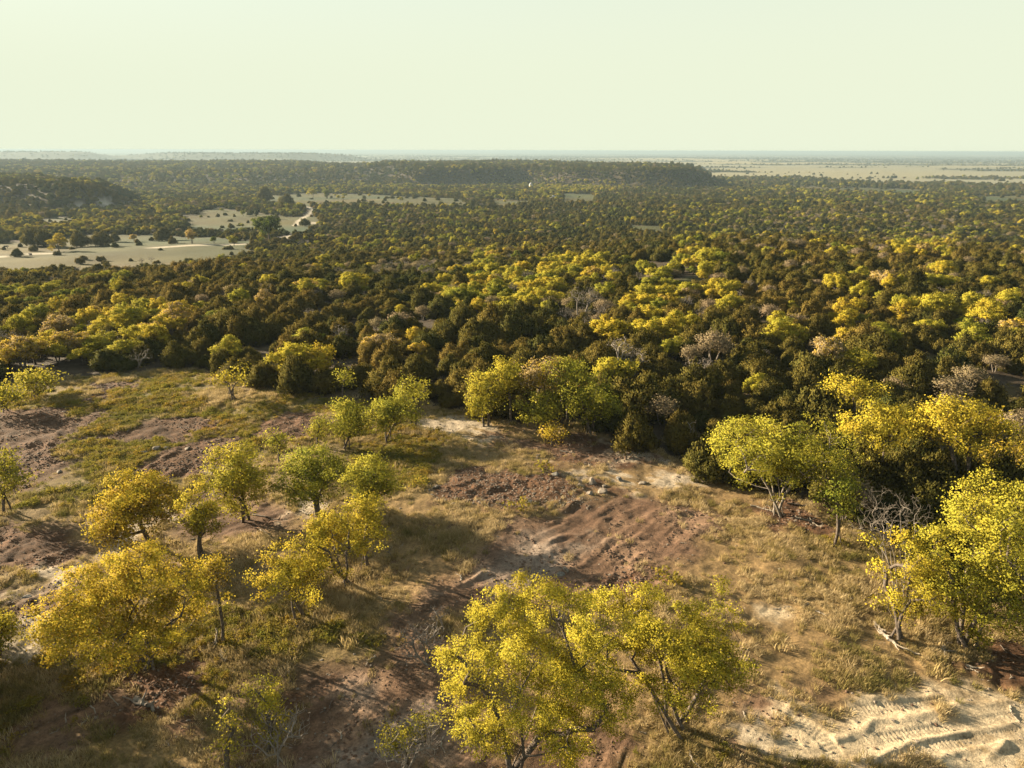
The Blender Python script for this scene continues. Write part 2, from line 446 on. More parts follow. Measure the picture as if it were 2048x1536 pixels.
def leaf_material(name, stops, trans=0.4, vary=0.25, rough=0.6):
    m, n, l = new_mat(name)
    out = n.new('ShaderNodeOutputMaterial')
    at = n.new('ShaderNodeAttribute'); at.attribute_type = 'INSTANCER'; at.attribute_name = 'tint'
    geo = n.new('ShaderNodeNewGeometry')
    ad = n.new('ShaderNodeMath'); ad.operation = 'MULTIPLY_ADD'; ad.inputs[1].default_value = vary; 
    l.new(geo.outputs['Random Per Island'], ad.inputs[0])
    sb = n.new('ShaderNodeMath'); sb.operation = 'SUBTRACT'; sb.inputs[1].default_value = vary * .5
    pn = n.new('ShaderNodeTexNoise'); pn.inputs['Scale'].default_value = .9; pn.inputs['Detail'].default_value = 2.0
    l.new(geo.outputs['Position'], pn.inputs['Vector'])
    pm = n.new('ShaderNodeMath'); pm.operation = 'MULTIPLY_ADD'; pm.inputs[1].default_value = .5
    l.new(pn.outputs[0], pm.inputs[0]); po_ = n.new('ShaderNodeMath'); po_.operation = 'SUBTRACT'; po_.inputs[1].default_value = .25
    l.new(at.outputs['Fac'], po_.inputs[0]); l.new(po_.outputs[0], pm.inputs[2])
    l.new(pm.outputs[0], sb.inputs[0]); l.new(sb.outputs[0], ad.inputs[2])
    rp = n.new('ShaderNodeValToRGB'); e = rp.color_ramp.elements
    while len(e) < len(stops): e.new(.5)
    for i, (p, c) in enumerate(stops):
        e[i].position = p; e[i].color = (*c, 1)
    l.new(ad.outputs[0], rp.inputs[0])
    h = n.new('ShaderNodeHueSaturation')
    mv = n.new('ShaderNodeMapRange'); mv.inputs[3].default_value = .78; mv.inputs[4].default_value = 1.04
    ml = n.new('ShaderNodeMath'); ml.operation = 'FRACT'; mm = n.new('ShaderNodeMath'); mm.operation = 'MULTIPLY'; mm.inputs[1].default_value = 7.31
    l.new(geo.outputs['Random Per Island'], mm.inputs[0]); l.new(mm.outputs[0], ml.inputs[0]); l.new(ml.outputs[0], mv.inputs[0])
    l.new(mv.outputs[0], h.inputs['Value']); l.new(rp.outputs[0], h.inputs['Color'])
    b = n.new('ShaderNodeBsdfPrincipled'); b.inputs['Roughness'].default_value = .85; b.inputs['Specular IOR Level'].default_value = .04
    l.new(h.outputs[0], b.inputs['Base Color'])
    t = n.new('ShaderNodeBsdfTranslucent'); l.new(h.outputs[0], t.inputs['Color'])
    ms = n.new('ShaderNodeMixShader'); ms.inputs[0].default_value = trans
    l.new(b.outputs[0], ms.inputs[1]); l.new(t.outputs[0], ms.inputs[2]); l.new(ms.outputs[0], out.inputs[0])
    return m

def rough_material(name, c1, c2, scale=6.0, bump=.3):
    m, n, l = new_mat(name)
    out = n.new('ShaderNodeOutputMaterial'); b = n.new('ShaderNodeBsdfPrincipled')
    b.inputs['Roughness'].default_value = .9; b.inputs['Specular IOR Level'].default_value = .2
    tc = n.new('ShaderNodeTexCoord'); ns = n.new('ShaderNodeTexNoise')
    ns.inputs['Scale'].default_value = scale; ns.inputs['Detail'].default_value = 6
    l.new(tc.outputs['Object'], ns.inputs['Vector'])
    rp = n.new('ShaderNodeValToRGB'); e = rp.color_ramp.elements
    e[0].position = .35; e[0].color = (*[.78 * q for q in c1], 1); e[1].position = .65; e[1].color = (*[.78 * q for q in c2], 1)
    l.new(ns.outputs[0], rp.inputs[0]); l.new(rp.outputs[0], b.inputs['Base Color'])
    bp = n.new('ShaderNodeBump'); bp.inputs['Strength'].default_value = bump; bp.inputs['Distance'].default_value = .05
    l.new(ns.outputs[0], bp.inputs['Height']); l.new(bp.outputs[0], b.inputs['Normal'])
    l.new(b.outputs[0], out.inputs[0])
    return m

M_GROUND = ground_material()
M_OAK = leaf_material("oak_leaves", [(0, (.045, .07, .012)), (.25, (.13, .155, .02)), (.5, (.30, .275, .034)), (.75, (.41, .325, .034)), (.92, (.41, .275, .03)), (1, (.33, .25, .13))], .32, .2)
M_JUN = leaf_material("juniper_needles", [(0, (.060, .070, .018)), (.5, (.125, .103, .022)), (1, (.195, .137, .034))], .22, .3)
M_BRUSH = leaf_material("dry_leaves", [(0, (.17, .14, .07)), (1, (.27, .20, .12))], .3, .5)
M_GRASS = leaf_material("dry_grass", [(0, (.12, .12, .03)), (.4, (.22, .18, .06)), (.7, (.36, .27, .12)), (1, (.46, .36, .2))], .35, .3)
M_WEED = leaf_material("weed_leaves", [(0, (.11, .115, .02)), (.5, (.22, .185, .03)), (1, (.30, .18, .03))], .4, .3)
M_BARK = rough_material("oak_bark", (.065, .05, .04), (.15, .12, .095), 9)
M_PALE = rough_material("weathered_wood", (.20, .165, .125), (.33, .285, .23), 7)
M_GREYTWIG = rough_material("grey_twigs", (.14, .118, .095), (.235, .20, .165), 5)
M_TWIG = rough_material('dead_twigs', (.17, .14, .115), (.29, .25, .21), 5)
M_ROCK = rough_material("limestone", (.11, .088, .07), (.27, .225, .175), 4)
M_DARKROCK = rough_material("weathered_limestone", (.085, .08, .075), (.24, .22, .19), 5)

# ------------------------------------------------------------------ mesh helpers
def mesh_from(name, verts, faces, mats, mat_index=None, smooth=False):
    """faces: list of (k-columns index arrays)"""
    me = bpy.data.meshes.new(name)
    verts = np.asarray(verts, np.float32)
    me.vertices.add(len(verts)); me.vertices.foreach_set('co', verts.ravel())
    loops = np.concatenate([f.ravel() for f in faces]).astype(np.int32)
    counts = np.concatenate([np.full(len(f), f.shape[1]) for f in faces]).astype(np.int32)
    starts = np.concatenate([[0], np.cumsum(counts)[:-1]]).astype(np.int32)
    me.loops.add(len(loops)); me.loops.foreach_set('vertex_index', loops)
    me.polygons.add(len(counts)); me.polygons.foreach_set('loop_start', starts); me.polygons.foreach_set('loop_total', counts)
    for m in mats: me.materials.append(m)
    if mat_index is not None: me.polygons.foreach_set('material_index', np.asarray(mat_index, np.int32))
    if smooth: me.polygons.foreach_set('use_smooth', np.ones(len(counts), bool))
    me.update(calc_edges=True)
    return me

def link(name, data, parent=None, loc=None):
    o = bpy.data.objects.new(name, data); COL.objects.link(o)
    if parent: o.parent = parent
    if loc is not None: o.location = loc
    return o

def describe(o, label=None, cat=None, group=None, kind=None):
    if label: o['label'] = label
    if cat: o['category'] = cat
    if group: o['group'] = group
    if kind: o['kind'] = kind
    return o

def unit(v):
    return v / np.maximum(np.linalg.norm(v, axis=-1, keepdims=True), 1e-9)

def leaf_cards(rng, centers, axis, size, width, normal, out=None):
    """kite shaped leaf sprays, faces turned outwards"""
    t = unit(axis)
    if out is not None: normal = normal * np.where((normal * out).sum(1, keepdims=True) < 0, -1.0, 1.0)
    nrm = normal - (normal * t).sum(1, keepdims=True) * t
    nrm = unit(nrm + 1e-6); b = np.cross(t, nrm)
    s = size[:, None]; w = width[:, None]
    p0 = centers - t * s * .5; p2 = centers + t * s * .5
    mid = centers - t * s * .05 + nrm * s * .10
    p1 = mid + b * w * .5; p3 = mid - b * w * .5
    v = np.stack([p0, p1, p2, p3], 1).reshape(-1, 3)
    f = np.arange(len(v)).reshape(-1, 4)
    if out is not None: return v, f, np.repeat(unit(nrm * .28 + out * .9), 4, 0)
    return v, f

def tubes(pos, par, rad, sides_fn):
    """one tapered tube per node to its parent"""
    V, F, off = [], [], 0
    idx = np.where(par >= 0)[0]
    for sides in (7, 5, 3):
        sel = idx[sides_fn(rad[idx]) == sides]
        if not len(sel): continue
        a, b = pos[par[sel]], pos[sel]
        ra = np.minimum(rad[par[sel]], rad[sel] * 1.35); rb = rad[sel]
        d = unit(b - a); ref = np.where(np.abs(d[:, 2:3]) > .9, np.array([[1., 0, 0]]), np.array([[0, 0, 1.]]))
        e1 = unit(np.cross(d, ref)); e2 = np.cross(d, e1)
        ang = np.arange(sides) / sides * 2 * math.pi
        ring = np.cos(ang)[None, :, None] * e1[:, None, :] + np.sin(ang)[None, :, None] * e2[:, None, :]
        b = b + d * (rb[:, None] * .3)
        v = np.concatenate([a[:, None] + ring * ra[:, None, None], b[:, None] + ring * rb[:, None, None]], 1)
        n = len(sel); base = off + np.arange(n)[:, None] * 2 * sides
        k = np.arange(sides); k2 = (k + 1) % sides
        q = np.stack([base + k, base + k2, base + sides + k2, base + sides + k], 2).reshape(-1, 4)
        V.append(v.reshape(-1, 3)); F.append(q); off += n * 2 * sides
    return np.concatenate(V), np.concatenate(F)

class Skeleton:
    def __init__(self, cap=6000):
        self.p = np.zeros((cap, 3)); self.par = np.full(cap, -1); self.n = 0
    def add(self, p, par):
        self.p[self.n] = p; self.par[self.n] = par; self.n += 1
        return self.n - 1
    def path(self, a, pts):
        for q in pts: a = self.add(q, a)
        return a
    def nearest(self, q, up=1.6, first=0):
        P = self.p[first:self.n]; d = np.linalg.norm(P - q, axis=1) + up * np.maximum(0, P[:, 2] - q[2] + .1)
        return int(np.argmin(d)) + first
    def radii(self, tip, power, trunk):
        n = self.n; acc = np.zeros(n); kids = np.zeros(n, int)
        for i in range(n - 1, -1, -1):
            if kids[i] == 0: acc[i] = tip ** power
            if self.par[i] >= 0: acc[self.par[i]] += acc[i]; kids[self.par[i]] += 1
        r = acc ** (1 / power); m = r.max()
        g = math.log(max(trunk, tip * 1.01) / tip) / max(math.log(m / tip), 1e-6)
        return tip * (r / tip) ** g, kids == 0

def curve(a, b, n, rng, sag, up=None):
    """points from a to b (a left out), bending"""
    t = np.linspace(0, 1, n + 1)[1:, None]
    L = np.linalg.norm(b - a)
    c = (a + b) / 2 + rng.normal(0, sag * L, 3)
    if up is not None: c = a + (b - a) * .45 + np.array([0, 0, up * L]) + rng.normal(0, sag * L, 3)
    p = (1 - t) ** 2 * a + 2 * t * (1 - t) * c + t ** 2 * b
    w = rng.normal(0, sag * .22 * L / max(n, 2), p.shape); w[-1] = 0
    return p + w

def tree_meshes(seed, lobes, bases, style, trunk_r, n_attr, leaves, leaf, mats, spread=.26, gap=0.0, tip=.006):
    """lobes: (center xyz, radii xyz) in local metres. returns (crown mesh, trunk mesh)"""
    rng = np.random.default_rng(seed)
    C0 = np.array([l[0] for l in lobes], float); R0 = np.array([l[1] for l in lobes], float)
    sk = Skeleton(); zb = (C0[:, 2] - R0[:, 2]).min()
    nb = len(bases)
    # share lobes among stems
    ang = np.arctan2(C0[:, 1], C0[:, 0])
    order = np.argsort(ang); share = np.zeros(len(C0), int)
    share[order] = np.arange(len(C0)) * nb // len(C0)
    for i, bs in enumerate(bases):
        mine = C0[share == i] if (share == i).any() else C0
        tgt = mine.mean(0) * np.array([.8, .8, 1]) + np.array(bs) * np.array([.2, .2, 0]); tgt[2] = max(tgt[2] * .8, zb * .9 + .3)
        b0 = np.array(bs, float)
        r = sk.add(b0 - np.array([0, 0, .12]), -1)
        sk.path(r, curve(b0 - np.array([0, 0, .12]), tgt, 6, rng, .10, .12))
    for j in np.argsort(C0[:, 2]):
        k = sk.nearest(C0[j] - np.array([0, 0, R0[j, 2] * .4]))
        sk.path(k, curve(sk.p[k].copy(), C0[j] - np.array([0, 0, R0[j, 2] * .25]), 4, rng, .13, .08))
    vol = (R0[:, 0] * R0[:, 2]) ** 1.0; cnt = np.maximum((n_attr * vol / vol.sum()).astype(int), 4)
    att, atc = [], []
    for j in range(len(C0)):
        k = cnt[j]; d = unit(rng.normal(size=(k * 3, 3)))
        d = d[(d[:, 2] > -.55) | (rng.random(len(d)) < .3)][:k]
        rr = rng.uniform(.35, 1.0, (len(d), 1)) ** .45
        att.append(C0[j] + d * rr * R0[j]); atc.append(np.repeat(C0[j][None], len(d), 0))
    att = np.concatenate(att); atc = np.concatenate(atc)
    k = att[:, 2] > .25; att, atc = att[k], atc[k]
    if gap > 0:
        g = fbm(att[:, 0] * 1.0 + att[:, 2] * .7 + seed, att[:, 1] + att[:, 2] * .9, 1.3, 2, seed % 97)
        kq = g > np.quantile(g, gap); att, atc = att[kq], atc[kq]
    o = np.argsort(np.linalg.norm(att - atc, axis=1)); att, atc = att[o], atc[o]
    tips = []
    for q in att:
        if sk.n > 5700: break
        k = sk.nearest(q); a = sk.p[k].copy()
        n = 3 if np.linalg.norm(q - a) > .5 else 2
        tips.append(sk.path(k, curve(a, q, n, rng, .12, .05)))
    rad, leafy = sk.radii(tip, 2.3, trunk_r)
    pos, par = sk.p[:sk.n], sk.par[:sk.n]
    thr = trunk_r
    tv, tf = tubes(pos, par, rad, lambda r: np.where(r > thr * .35, 7, np.where(r > .02, 5, 3)))
    trunk = mesh_from("trunk", tv, [tf], [mats[1]], smooth=True)
    if leaves <= 0: return None, trunk
    att = att[:len(tips)]; atc = atc[:len(tips)]
    per = np.maximum(rng.poisson(leaves, len(att)), 3)
    I = np.repeat(np.arange(len(att)), per); N = len(I)
    sz = rng.uniform(.75, 1.25, len(att))[I][:, None]
    if style == 'juniper':
        off = rng.normal(size=(N, 3)) * np.array([spread, spread, spread * 1.35]) * sz
        c = att[I] + off
        outw = unit(att[I] - atc[I] + off * .6)
        axis = outw * .7 + np.array([0, 0, .75]) + rng.normal(size=(N, 3)) * .45
        nrm = outw + rng.normal(size=(N, 3)) * .6
    else:
        off = rng.normal(size=(N, 3)) * np.array([spread, spread, spread * .62]) * sz
        c = att[I] + off
        outw = unit(off / np.array([1, 1, .62]) + (att[I] - atc[I]) * .25 + np.array([0, 0, .1]))
        axis = rng.normal(size=(N, 3)); nrm = outw * 1.1 + rng.normal(size=(N, 3)) * .75
    c[:, 2] = np.maximum(c[:, 2], .08)
    s = leaf[0] * rng.uniform(.65, 1.35, N); w = leaf[1] * rng.uniform(.7, 1.3, N)
    mid = att.mean(0); mid[2] -= .15 * (att[:, 2].max() - att[:, 2].min())
    out = unit(unit(off) * .45 + unit(att[I] - atc[I]) * .6 + unit(c - mid) * .55)
    lv, lf, ln = leaf_cards(rng, c, axis, s, w, nrm, out)
    crown = mesh_from("crown", lv, [lf], [mats[0]], smooth=True)
    crown.normals_split_custom_set_from_vertices(ln.astype(np.float32))
    return crown, trunk

def ellipsoid_lobes(rng, W, D, H, zc, n, fill=.40, squash=.8, jitter=.12, low=1.55):
    """lobes over the upper shell of an ellipsoid crown"""
    out = []
    m = (W + D) / 2
    for i in range(n):
        f = (i + .5) / n
        ct = 1 - low * f                               # top to under the equator
        st = math.sqrt(max(1 - ct * ct, 0)); ph = i * 2.39996 + rng.uniform(-.3, .3)
        r = fill * m * .5 * rng.uniform(.8, 1.25)
        sx, sy, sz = max(W / 2 - r, .1), max(D / 2 - r, .1), max(H / 2 - r * squash, .05)
        c = np.array([math.cos(ph) * st * sx, math.sin(ph) * st * sy, ct * sz]) * rng.uniform(1 - jitter * 1.6, 1 + jitter)
        c[2] += zc
        out.append((c, np.array([r, r, r * squash])))
    out.append((np.array([0, 0, zc]), np.array([W * .24, D * .24, H * .24])))
    return out

def put_tree(name, label, cat, group, x, y, z, rot, scale, crown, trunk, tint, kids=True):
    e = link(name, None, loc=(x, y, z)); e.empty_display_size = .5
    e.rotation_euler = (0, 0, rot); e.scale = (scale, scale, scale) if np.isscalar(scale) else scale
    describe(e, label, cat, group)
    t = link("trunk", trunk, e)
    c = None
    if crown is not None:
        c = link("crown", crown, e); c['tint'] = float(tint)
    return e, c, t

# ------------------------------------------------------------------ the ground sheet
def build_ground():
    fine = np.radians(np.arange(-47, 47.01, 0.125)); coarse = np.radians(np.arange(52, 309, 5.0))
    az = np.concatenate([fine, coarse])
    dep = []
    v = 1560.0
    while v > 318:
        a = PITCH - math.atan((768 - v) / FPX)
        dep.append(CAMZ / math.tan(a)); v -= 2.0 if v > 560 else 1.6
    r = np.array(dep); r = np.concatenate([np.geomspace(1.0, r[0] * .93, 9), r])
    last = r[-1]
    r = np.concatenate([r[r < 420], np.geomspace(425, 30000, 210)])
    A, Rr = np.meshgrid(az, r)
    x, y = (np.sin(A) * Rr).ravel(), (np.cos(A) * Rr).ravel()
    z = ground_z(x, y)
    n, m = len(r), len(az)
    i = np.arange(n - 1)[:, None] * m; j = np.arange(m)[None, :]; j2 = (j + 1) % m
    f = np.stack([i + j, i + j2, i + m + j2, i + m + j], 2).reshape(-1, 4)[:, ::-1]
    c0 = len(x)
    verts = np.concatenate([np.stack([x, y, z], 1), [[0, 0, float(ground_z(0, 0)[0])]]])
    fan = np.stack([np.full(m, c0), (np.arange(m) + 1) % m, np.arange(m)], 1)
    me = mesh_from("ground", verts, [f, fan], [M_GROUND], smooth=True)
    col = np.ones((len(verts), 4), np.float32)
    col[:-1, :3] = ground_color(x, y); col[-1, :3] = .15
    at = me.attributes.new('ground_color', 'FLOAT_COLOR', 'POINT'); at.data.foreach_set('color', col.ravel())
    return describe(link("ground", me), 'scraped hilltop clearing falling to wooded valley and far plain', None, None, 'structure')
build_ground()

# ------------------------------------------------------------------ scattered masses (one object each)
def scatter(name, protos, pts, rot, scl, pick, tint, label):
    """instances of visible things' meshes on points: one mass that nobody could count"""
    me = bpy.data.meshes.new(name); n = len(pts)
    me.vertices.add(n); me.vertices.foreach_set('co', np.asarray(pts, np.float32).ravel())
    for nm, ty, key, arr in (('rot', 'FLOAT_VECTOR', 'vector', rot), ('scl', 'FLOAT_VECTOR', 'vector', scl), ('pick', 'INT', 'value', pick), ('tint', 'FLOAT', 'value', tint)):
        a = me.attributes.new(nm, ty, 'POINT'); a.data.foreach_set(key, np.asarray(arr, np.int32 if ty == 'INT' else np.float32).ravel())
    o = link(name, me); describe(o, label, None, None, 'stuff')
    ng = bpy.data.node_groups.new(name, 'GeometryNodeTree')
    ng.interface.new_socket('Geometry', in_out='INPUT', socket_type='NodeSocketGeometry')
    ng.interface.new_socket('Geometry', in_out='OUTPUT', socket_type='NodeSocketGeometry')
    N, L = ng.nodes, ng.links
    gi, go = N.new('NodeGroupInput'), N.new('NodeGroupOutput')
    ip = N.new('GeometryNodeInstanceOnPoints'); ip.inputs['Pick Instance'].default_value = True
    L.new(gi.outputs[0], ip.inputs['Points'])
    jn = N.new('GeometryNodeJoinGeometry')
    for objs in protos:
        j1 = N.new('GeometryNodeJoinGeometry')
        for ob in objs:
            oi = N.new('GeometryNodeObjectInfo'); oi.transform_space = 'ORIGINAL'; oi.inputs['Object'].default_value = ob
            L.new(oi.outputs['Geometry'], j1.inputs[0])
        g2 = N.new('GeometryNodeGeometryToInstance'); L.new(j1.outputs[0], g2.inputs[0]); L.new(g2.outputs[0], jn.inputs[0])
    L.new(jn.outputs[0], ip.inputs['Instance'])
    for nm, ty, sock in (('rot', 'FLOAT_VECTOR', 'Rotation'), ('scl', 'FLOAT_VECTOR', 'Scale'), ('pick', 'INT', 'Instance Index')):
        na = N.new('GeometryNodeInputNamedAttribute'); na.data_type = ty; na.inputs['Name'].default_value = nm
        L.new(na.outputs['Attribute'], ip.inputs[sock])
    L.new(ip.outputs[0], go.inputs[0])
    md = o.modifiers.new(name, 'NODES'); md.node_group = ng
    return o

# ------------------------------------------------------------------ the trees one can tell apart in and round the clearing
def hero(label, base, box, tint, seed, stems=1, gap=0.15, dense=1.0, lean=(0, 0), group='trees in and around the clearing', extra=(), mats=None,
         nl=None, depth=.85, leafk=1.0, trunk=None, lift=0.0, name='oak_tree', cat='tree', spread=1.0):
    rng = np.random.default_rng(seed)
    x, y = px(base[0], base[1], lift); z = float(ground_z(x, y)[0])
    B = np.array([x, y, z]); n = np.array([x, y, 0]); n /= np.linalg.norm(n); rt = np.array([n[1], -n[0], 0])
    def plane(u, v):
        d = ray(u, v); t = ((B - CAM) @ n) / (d @ n); return CAM + d * t, t
    u0, v0, u1, v1 = box
    P, t = plane((u0 + u1) / 2, (v0 + v1) / 2); s = t / FPX
    W = (u1 - u0) * s * 1.09; hp = (v1 - v0) * s * 1.05
    dist = np.linalg.norm(P - CAM); dp = math.asin(max(min((CAMZ - P[2]) / dist, .99), 0))
    D = W * depth
    half = math.sqrt(max((hp / 2) ** 2 - (D / 2 * math.sin(dp)) ** 2, (.34 * hp) ** 2)) / math.cos(dp)
    H = 2 * half
    rel = P - B; cx, zc = rel @ rt, rel[2]
    if zc - half < .25:                                  # keep the crown off the ground
        top = zc + half; half = max((top - .25) / 2, .5); zc = top - half; H = 2 * half
    n_l = nl or int(np.clip(6 + W * 1.3, 6, 18))
    lobes = ellipsoid_lobes(rng, W, D, H, 0, n_l, fill=.40 if n_l > 7 else .5, low=1.85)
    q = []
    for c, r in lobes:
        q.append((rt * (c[0] + cx) + n * c[1] + np.array([0, 0, c[2] + zc]), r))
    for (u, v, r) in extra:
        E, te = plane(u, v); e = E - B; rr = r * te / FPX; e[2] = max(e[2], rr * .7 + .15)
        q.append((e + n * rng.uniform(-.1, .1) * W, np.array([rr, rr, rr * .8])))
    L = max(.0027 * dist, .07) * leafk; Wd = L * .72
    proj = math.pi / 4 * W * math.hypot(H * math.cos(dp), D * math.sin(dp)) + sum(math.pi * (r * s) ** 2 for _, _, r in extra) * .8
    N = min(3.6 * dense * proj / (L * Wd * .5), 78000)
    area_ = math.pi * W * max(H, W * .5)
    n_attr = int(np.clip(area_ * 4.2 * (28 / max(dist, 24)) ** .7, 60, 1150))
    bases = [(0, 0, 0)] if stems == 1 else [tuple((rt * math.cos(a) + n * math.sin(a)) * .16 * stems ** .5) for a in np.arange(stems) / stems * 6.283 + .4]
    sp = max(.155, .0056 * dist) * spread
    tr = trunk or (.022 * (zc + half) + .02) / (stems ** .35)
    mats = mats or (M_OAK, M_BARK)
    crown, trk = tree_meshes(seed, q, bases, 'oak', tr, n_attr, N / n_attr, (L, Wd), mats, spread=sp, gap=gap, tip=max(.006, .00022 * dist))
    return put_tree(name, label, cat, group, x, y, z, 0, 1.0, crown, trk, tint)

HERO = []
def H_(*a, **k): HERO.append(hero(*a, **k))
H_('golden yellow oak with one slender dark trunk beside the pale limestone track', (305, 1092), (186, 942, 362, 1088), .84, 11, extra=[(225, 1055, 34), (205, 1062, 22), (300, 965, 28)], gap=.05, dense=1.25)
H_('huge spreading gold oak with low branches above the lower end of the limestone track', (300, 1335), (85, 1095, 430, 1345), .82, 12, stems=4, dense=.95, extra=[(110, 1220, 45), (100, 1260, 30), (230, 1360, 30), (160, 1160, 45), (270, 1112, 42), (395, 1250, 40)], gap=.22)
H_('round yellow-green oak with twin stems between the gold oak and the dark forked oak', (492, 1042), (405, 890, 541, 1030), .62, 13, stems=2, extra=[(480, 1020, 22)], dense=1.1)
H_('thin half bare gold oak squeezed between the lone gold oak and the round green oak', (412, 1130), (358, 968, 450, 1118), .70, 14, stems=2, gap=.3, dense=.9)
H_('dark green oak with thick forked trunks and ragged crown in the middle of the clearing', (636, 1030), (548, 888, 706, 1026), .42, 15, stems=3, gap=.2, dense=1.1, trunk=.2)
H_('compact yellow-green oak right of the dark forked oak', (738, 1055), (692, 902, 796, 1020), .50, 16, stems=1, dense=1.15)
H_('sparse ochre oak with bent black stems, tallest of the ochre trio', (692, 1168), (590, 1010, 738, 1160), .74, 17, stems=3, gap=.3, dense=.95)
H_('narrow ochre oak at the right end of the ochre trio', (728, 1138), (688, 985, 774, 1130), .70, 18, stems=2, gap=.3, dense=.95)
H_('ochre oak on two black stems over the fallen log, nearest of the ochre trio', (603, 1242), (502, 1082, 650, 1210), .76, 19, stems=2, gap=.3, dense=.9, extra=[(625, 1195, 22)])
H_('spindly young oak with a tuft of orange leaves on a long thin stem', (446, 1285), (396, 1095, 462, 1190), .86, 20, stems=1, gap=.3, dense=.6, trunk=.07)
H_('biggest bright yellow oak with billowing crown cut by the bottom of the view', (1018, 1560), (885, 1170, 1235, 1540), .66, 21, stems=4, gap=.26, dense=.85, extra=[(930, 1270, 45), (925, 1415, 48), (1000, 1215, 45), (1090, 1190, 45), (1170, 1205, 35), (905, 1290, 30), (1235, 1270, 45), (1180, 1420, 60), (1010, 1480, 60), (950, 1490, 50), (1130, 1490, 55), (1215, 1375, 52), (1150, 1330, 55), (930, 1350, 40)])
H_('vase shaped yellow oak on splayed bare trunks next to the billowing oak', (1352, 1464), (1130, 1172, 1500, 1425), .65, 22, stems=5, gap=.28, dense=.9, extra=[(1180, 1240, 40), (1200, 1390, 38), (1460, 1370, 28), (1450, 1215, 42), (1480, 1300, 25), (1300, 1215, 40), (1240, 1310, 40)])
H_('yellow leaning oak with pale stems at the near corner of the right-hand thicket', (1795, 1275), (1748, 1060, 1895, 1275), .72, 23, stems=4, gap=.3, dense=.65, extra=[(1740, 1090, 20)])
H_('large green and yellow oak filling the right edge above the shaded leaf litter', (1935, 1292), (1838, 1000, 2085, 1285), .53, 24, stems=4, gap=.14, dense=.95, extra=[(1955, 1265, 35), (1900, 1160, 40)])
H_('tall yellow-green oak behind the large oak at the right edge', (2010, 1180), (1900, 935, 2130, 1130), .57, 25, stems=3, gap=.15)
H_('yellow-green oak reaching out of view right of the shaded leaf litter', (2120, 1300), (2030, 1040, 2230, 1290), .5, 26, stems=3, gap=.15)
H_('small olive tree with a thin reddish trunk beside the bare grey tree', (1677, 1092), (1640, 955, 1722, 1045), .34, 27, stems=2, gap=.2, dense=.9)
H_('broad pale oak with greyish thinning crown and twisted trunks at the wood edge', (1556, 1027), (1432, 822, 1700, 1000), .50, 28, stems=5, gap=.25, dense=.85, extra=[(1600, 838, 34), (1480, 870, 40), (1455, 950, 30), (1660, 880, 40)], mats=(M_OAK, M_GREYTWIG))
H_('domed gold oak standing behind the broad pale oak', (1755, 960), (1680, 800, 1835, 905), .70, 29, stems=2, dense=1.1, lift=1.0)
H_('widest domed gold oak over dark junipers at the right', (1925, 985), (1830, 792, 2020, 915), .74, 30, stems=3, dense=1.1, lift=1.0)
H_('small orange oak below the widest domed gold oak', (2000, 965), (1955, 878, 2045, 940), .88, 31, gap=.3, dense=.7, lift=.8)
H_('round gold oak poking out of the junipers above the domed oaks', (1705, 845), (1650, 752, 1765, 805), .70, 32, lift=1.0)
H_('bright yellow tree at the left end of the tall pale grove', (972, 852), (930, 738, 1012, 850), .60, 33, stems=2, dense=1.0)
H_('tallest yellow tree of the tall pale grove, on a slender pole trunk', (1021, 850), (982, 711, 1050, 800), .63, 34, stems=1, dense=1.1, trunk=.1)
H_('pinkish brown fading oak in the middle of the tall pale grove', (1080, 845), (1034, 714, 1140, 790), .97, 35, stems=2, dense=1.0)
H_('lime green oak at the back of the tall pale grove', (1130, 850), (1080, 712, 1185, 790), .45, 36, stems=2)
H_('yellow-green oak on several thin trunks at the front of the tall pale grove', (1078, 862), (1030, 775, 1130, 855), .50, 37, stems=2)
H_('dark leaved oak on four thin trunks at the right of the tall pale grove', (1180, 868), (1120, 745, 1240, 855), .44, 38, stems=4, dense=1.1)
H_('low tan bush in front of the tall pale grove', (1103, 888), (1084, 845, 1135, 885), .86, 39, dense=.9, name='bush', cat='bush')
H_('leafy lime oak on three thin stems, left one of the middle pair', (692, 897), (655, 800, 738, 896), .47, 40, stems=3, dense=1.15)
H_('leafy lime oak with a ragged top, right one of the middle pair', (775, 882), (735, 788, 838, 884), .48, 41, stems=3, dense=1.15, gap=.2)
H_('two-tufted yellow tree in front of the shaded wood behind the middle pair', (826, 850), (788, 752, 862, 815), .52, 42, stems=2, gap=.28, dense=.8)
H_('slim young oak left of the middle pair', (637, 890), (620, 822, 655, 885), .52, 43, dense=.7, gap=.25)
H_('slim lime sapling behind the dark forked oak', (556, 925), (535, 850, 577, 918), .52, 44, dense=.7, gap=.25)
H_('two-stemmed oak at the left edge of the clearing', (16, 1028), (-45, 905, 48, 1012), .55, 45, stems=2, gap=.2)
H_('low yellow bush at the left edge beside the limestone track', (0, 1310), (-45, 1235, 42, 1308), .62, 46, name='bush', cat='bush')
H_('yellow sapling with half bare branches on the grassy bank', (470, 800), (432, 730, 502, 782), .68, 47, stems=3, gap=.36, dense=.5)
H_('leafy sapling standing in the shade at the bottom of the slope', (535, 1500), (496, 1352, 572, 1490), .60, 48, gap=.3, dense=.6)
H_('straggly sapling with few leaf tufts in the shade at the bottom', (462, 1560), (425, 1400, 490, 1540), .62, 49, gap=.42, dense=.3)
H_('low leafy regrowth left of the billowing yellow oak', (820, 1530), (738, 1425, 900, 1530), .60, 50, gap=.42, dense=.3, stems=3)
H_('yellow scrub oak rising from the far left edge of the clearing', (70, 795), (30, 735, 118, 792), .62, 51, stems=3, gap=.2)
H_('low green-gold scrub at the left end of the bank', (12, 825), (-30, 770, 44, 822), .60, 52, stems=2, gap=.2, name='bush', cat='bush')
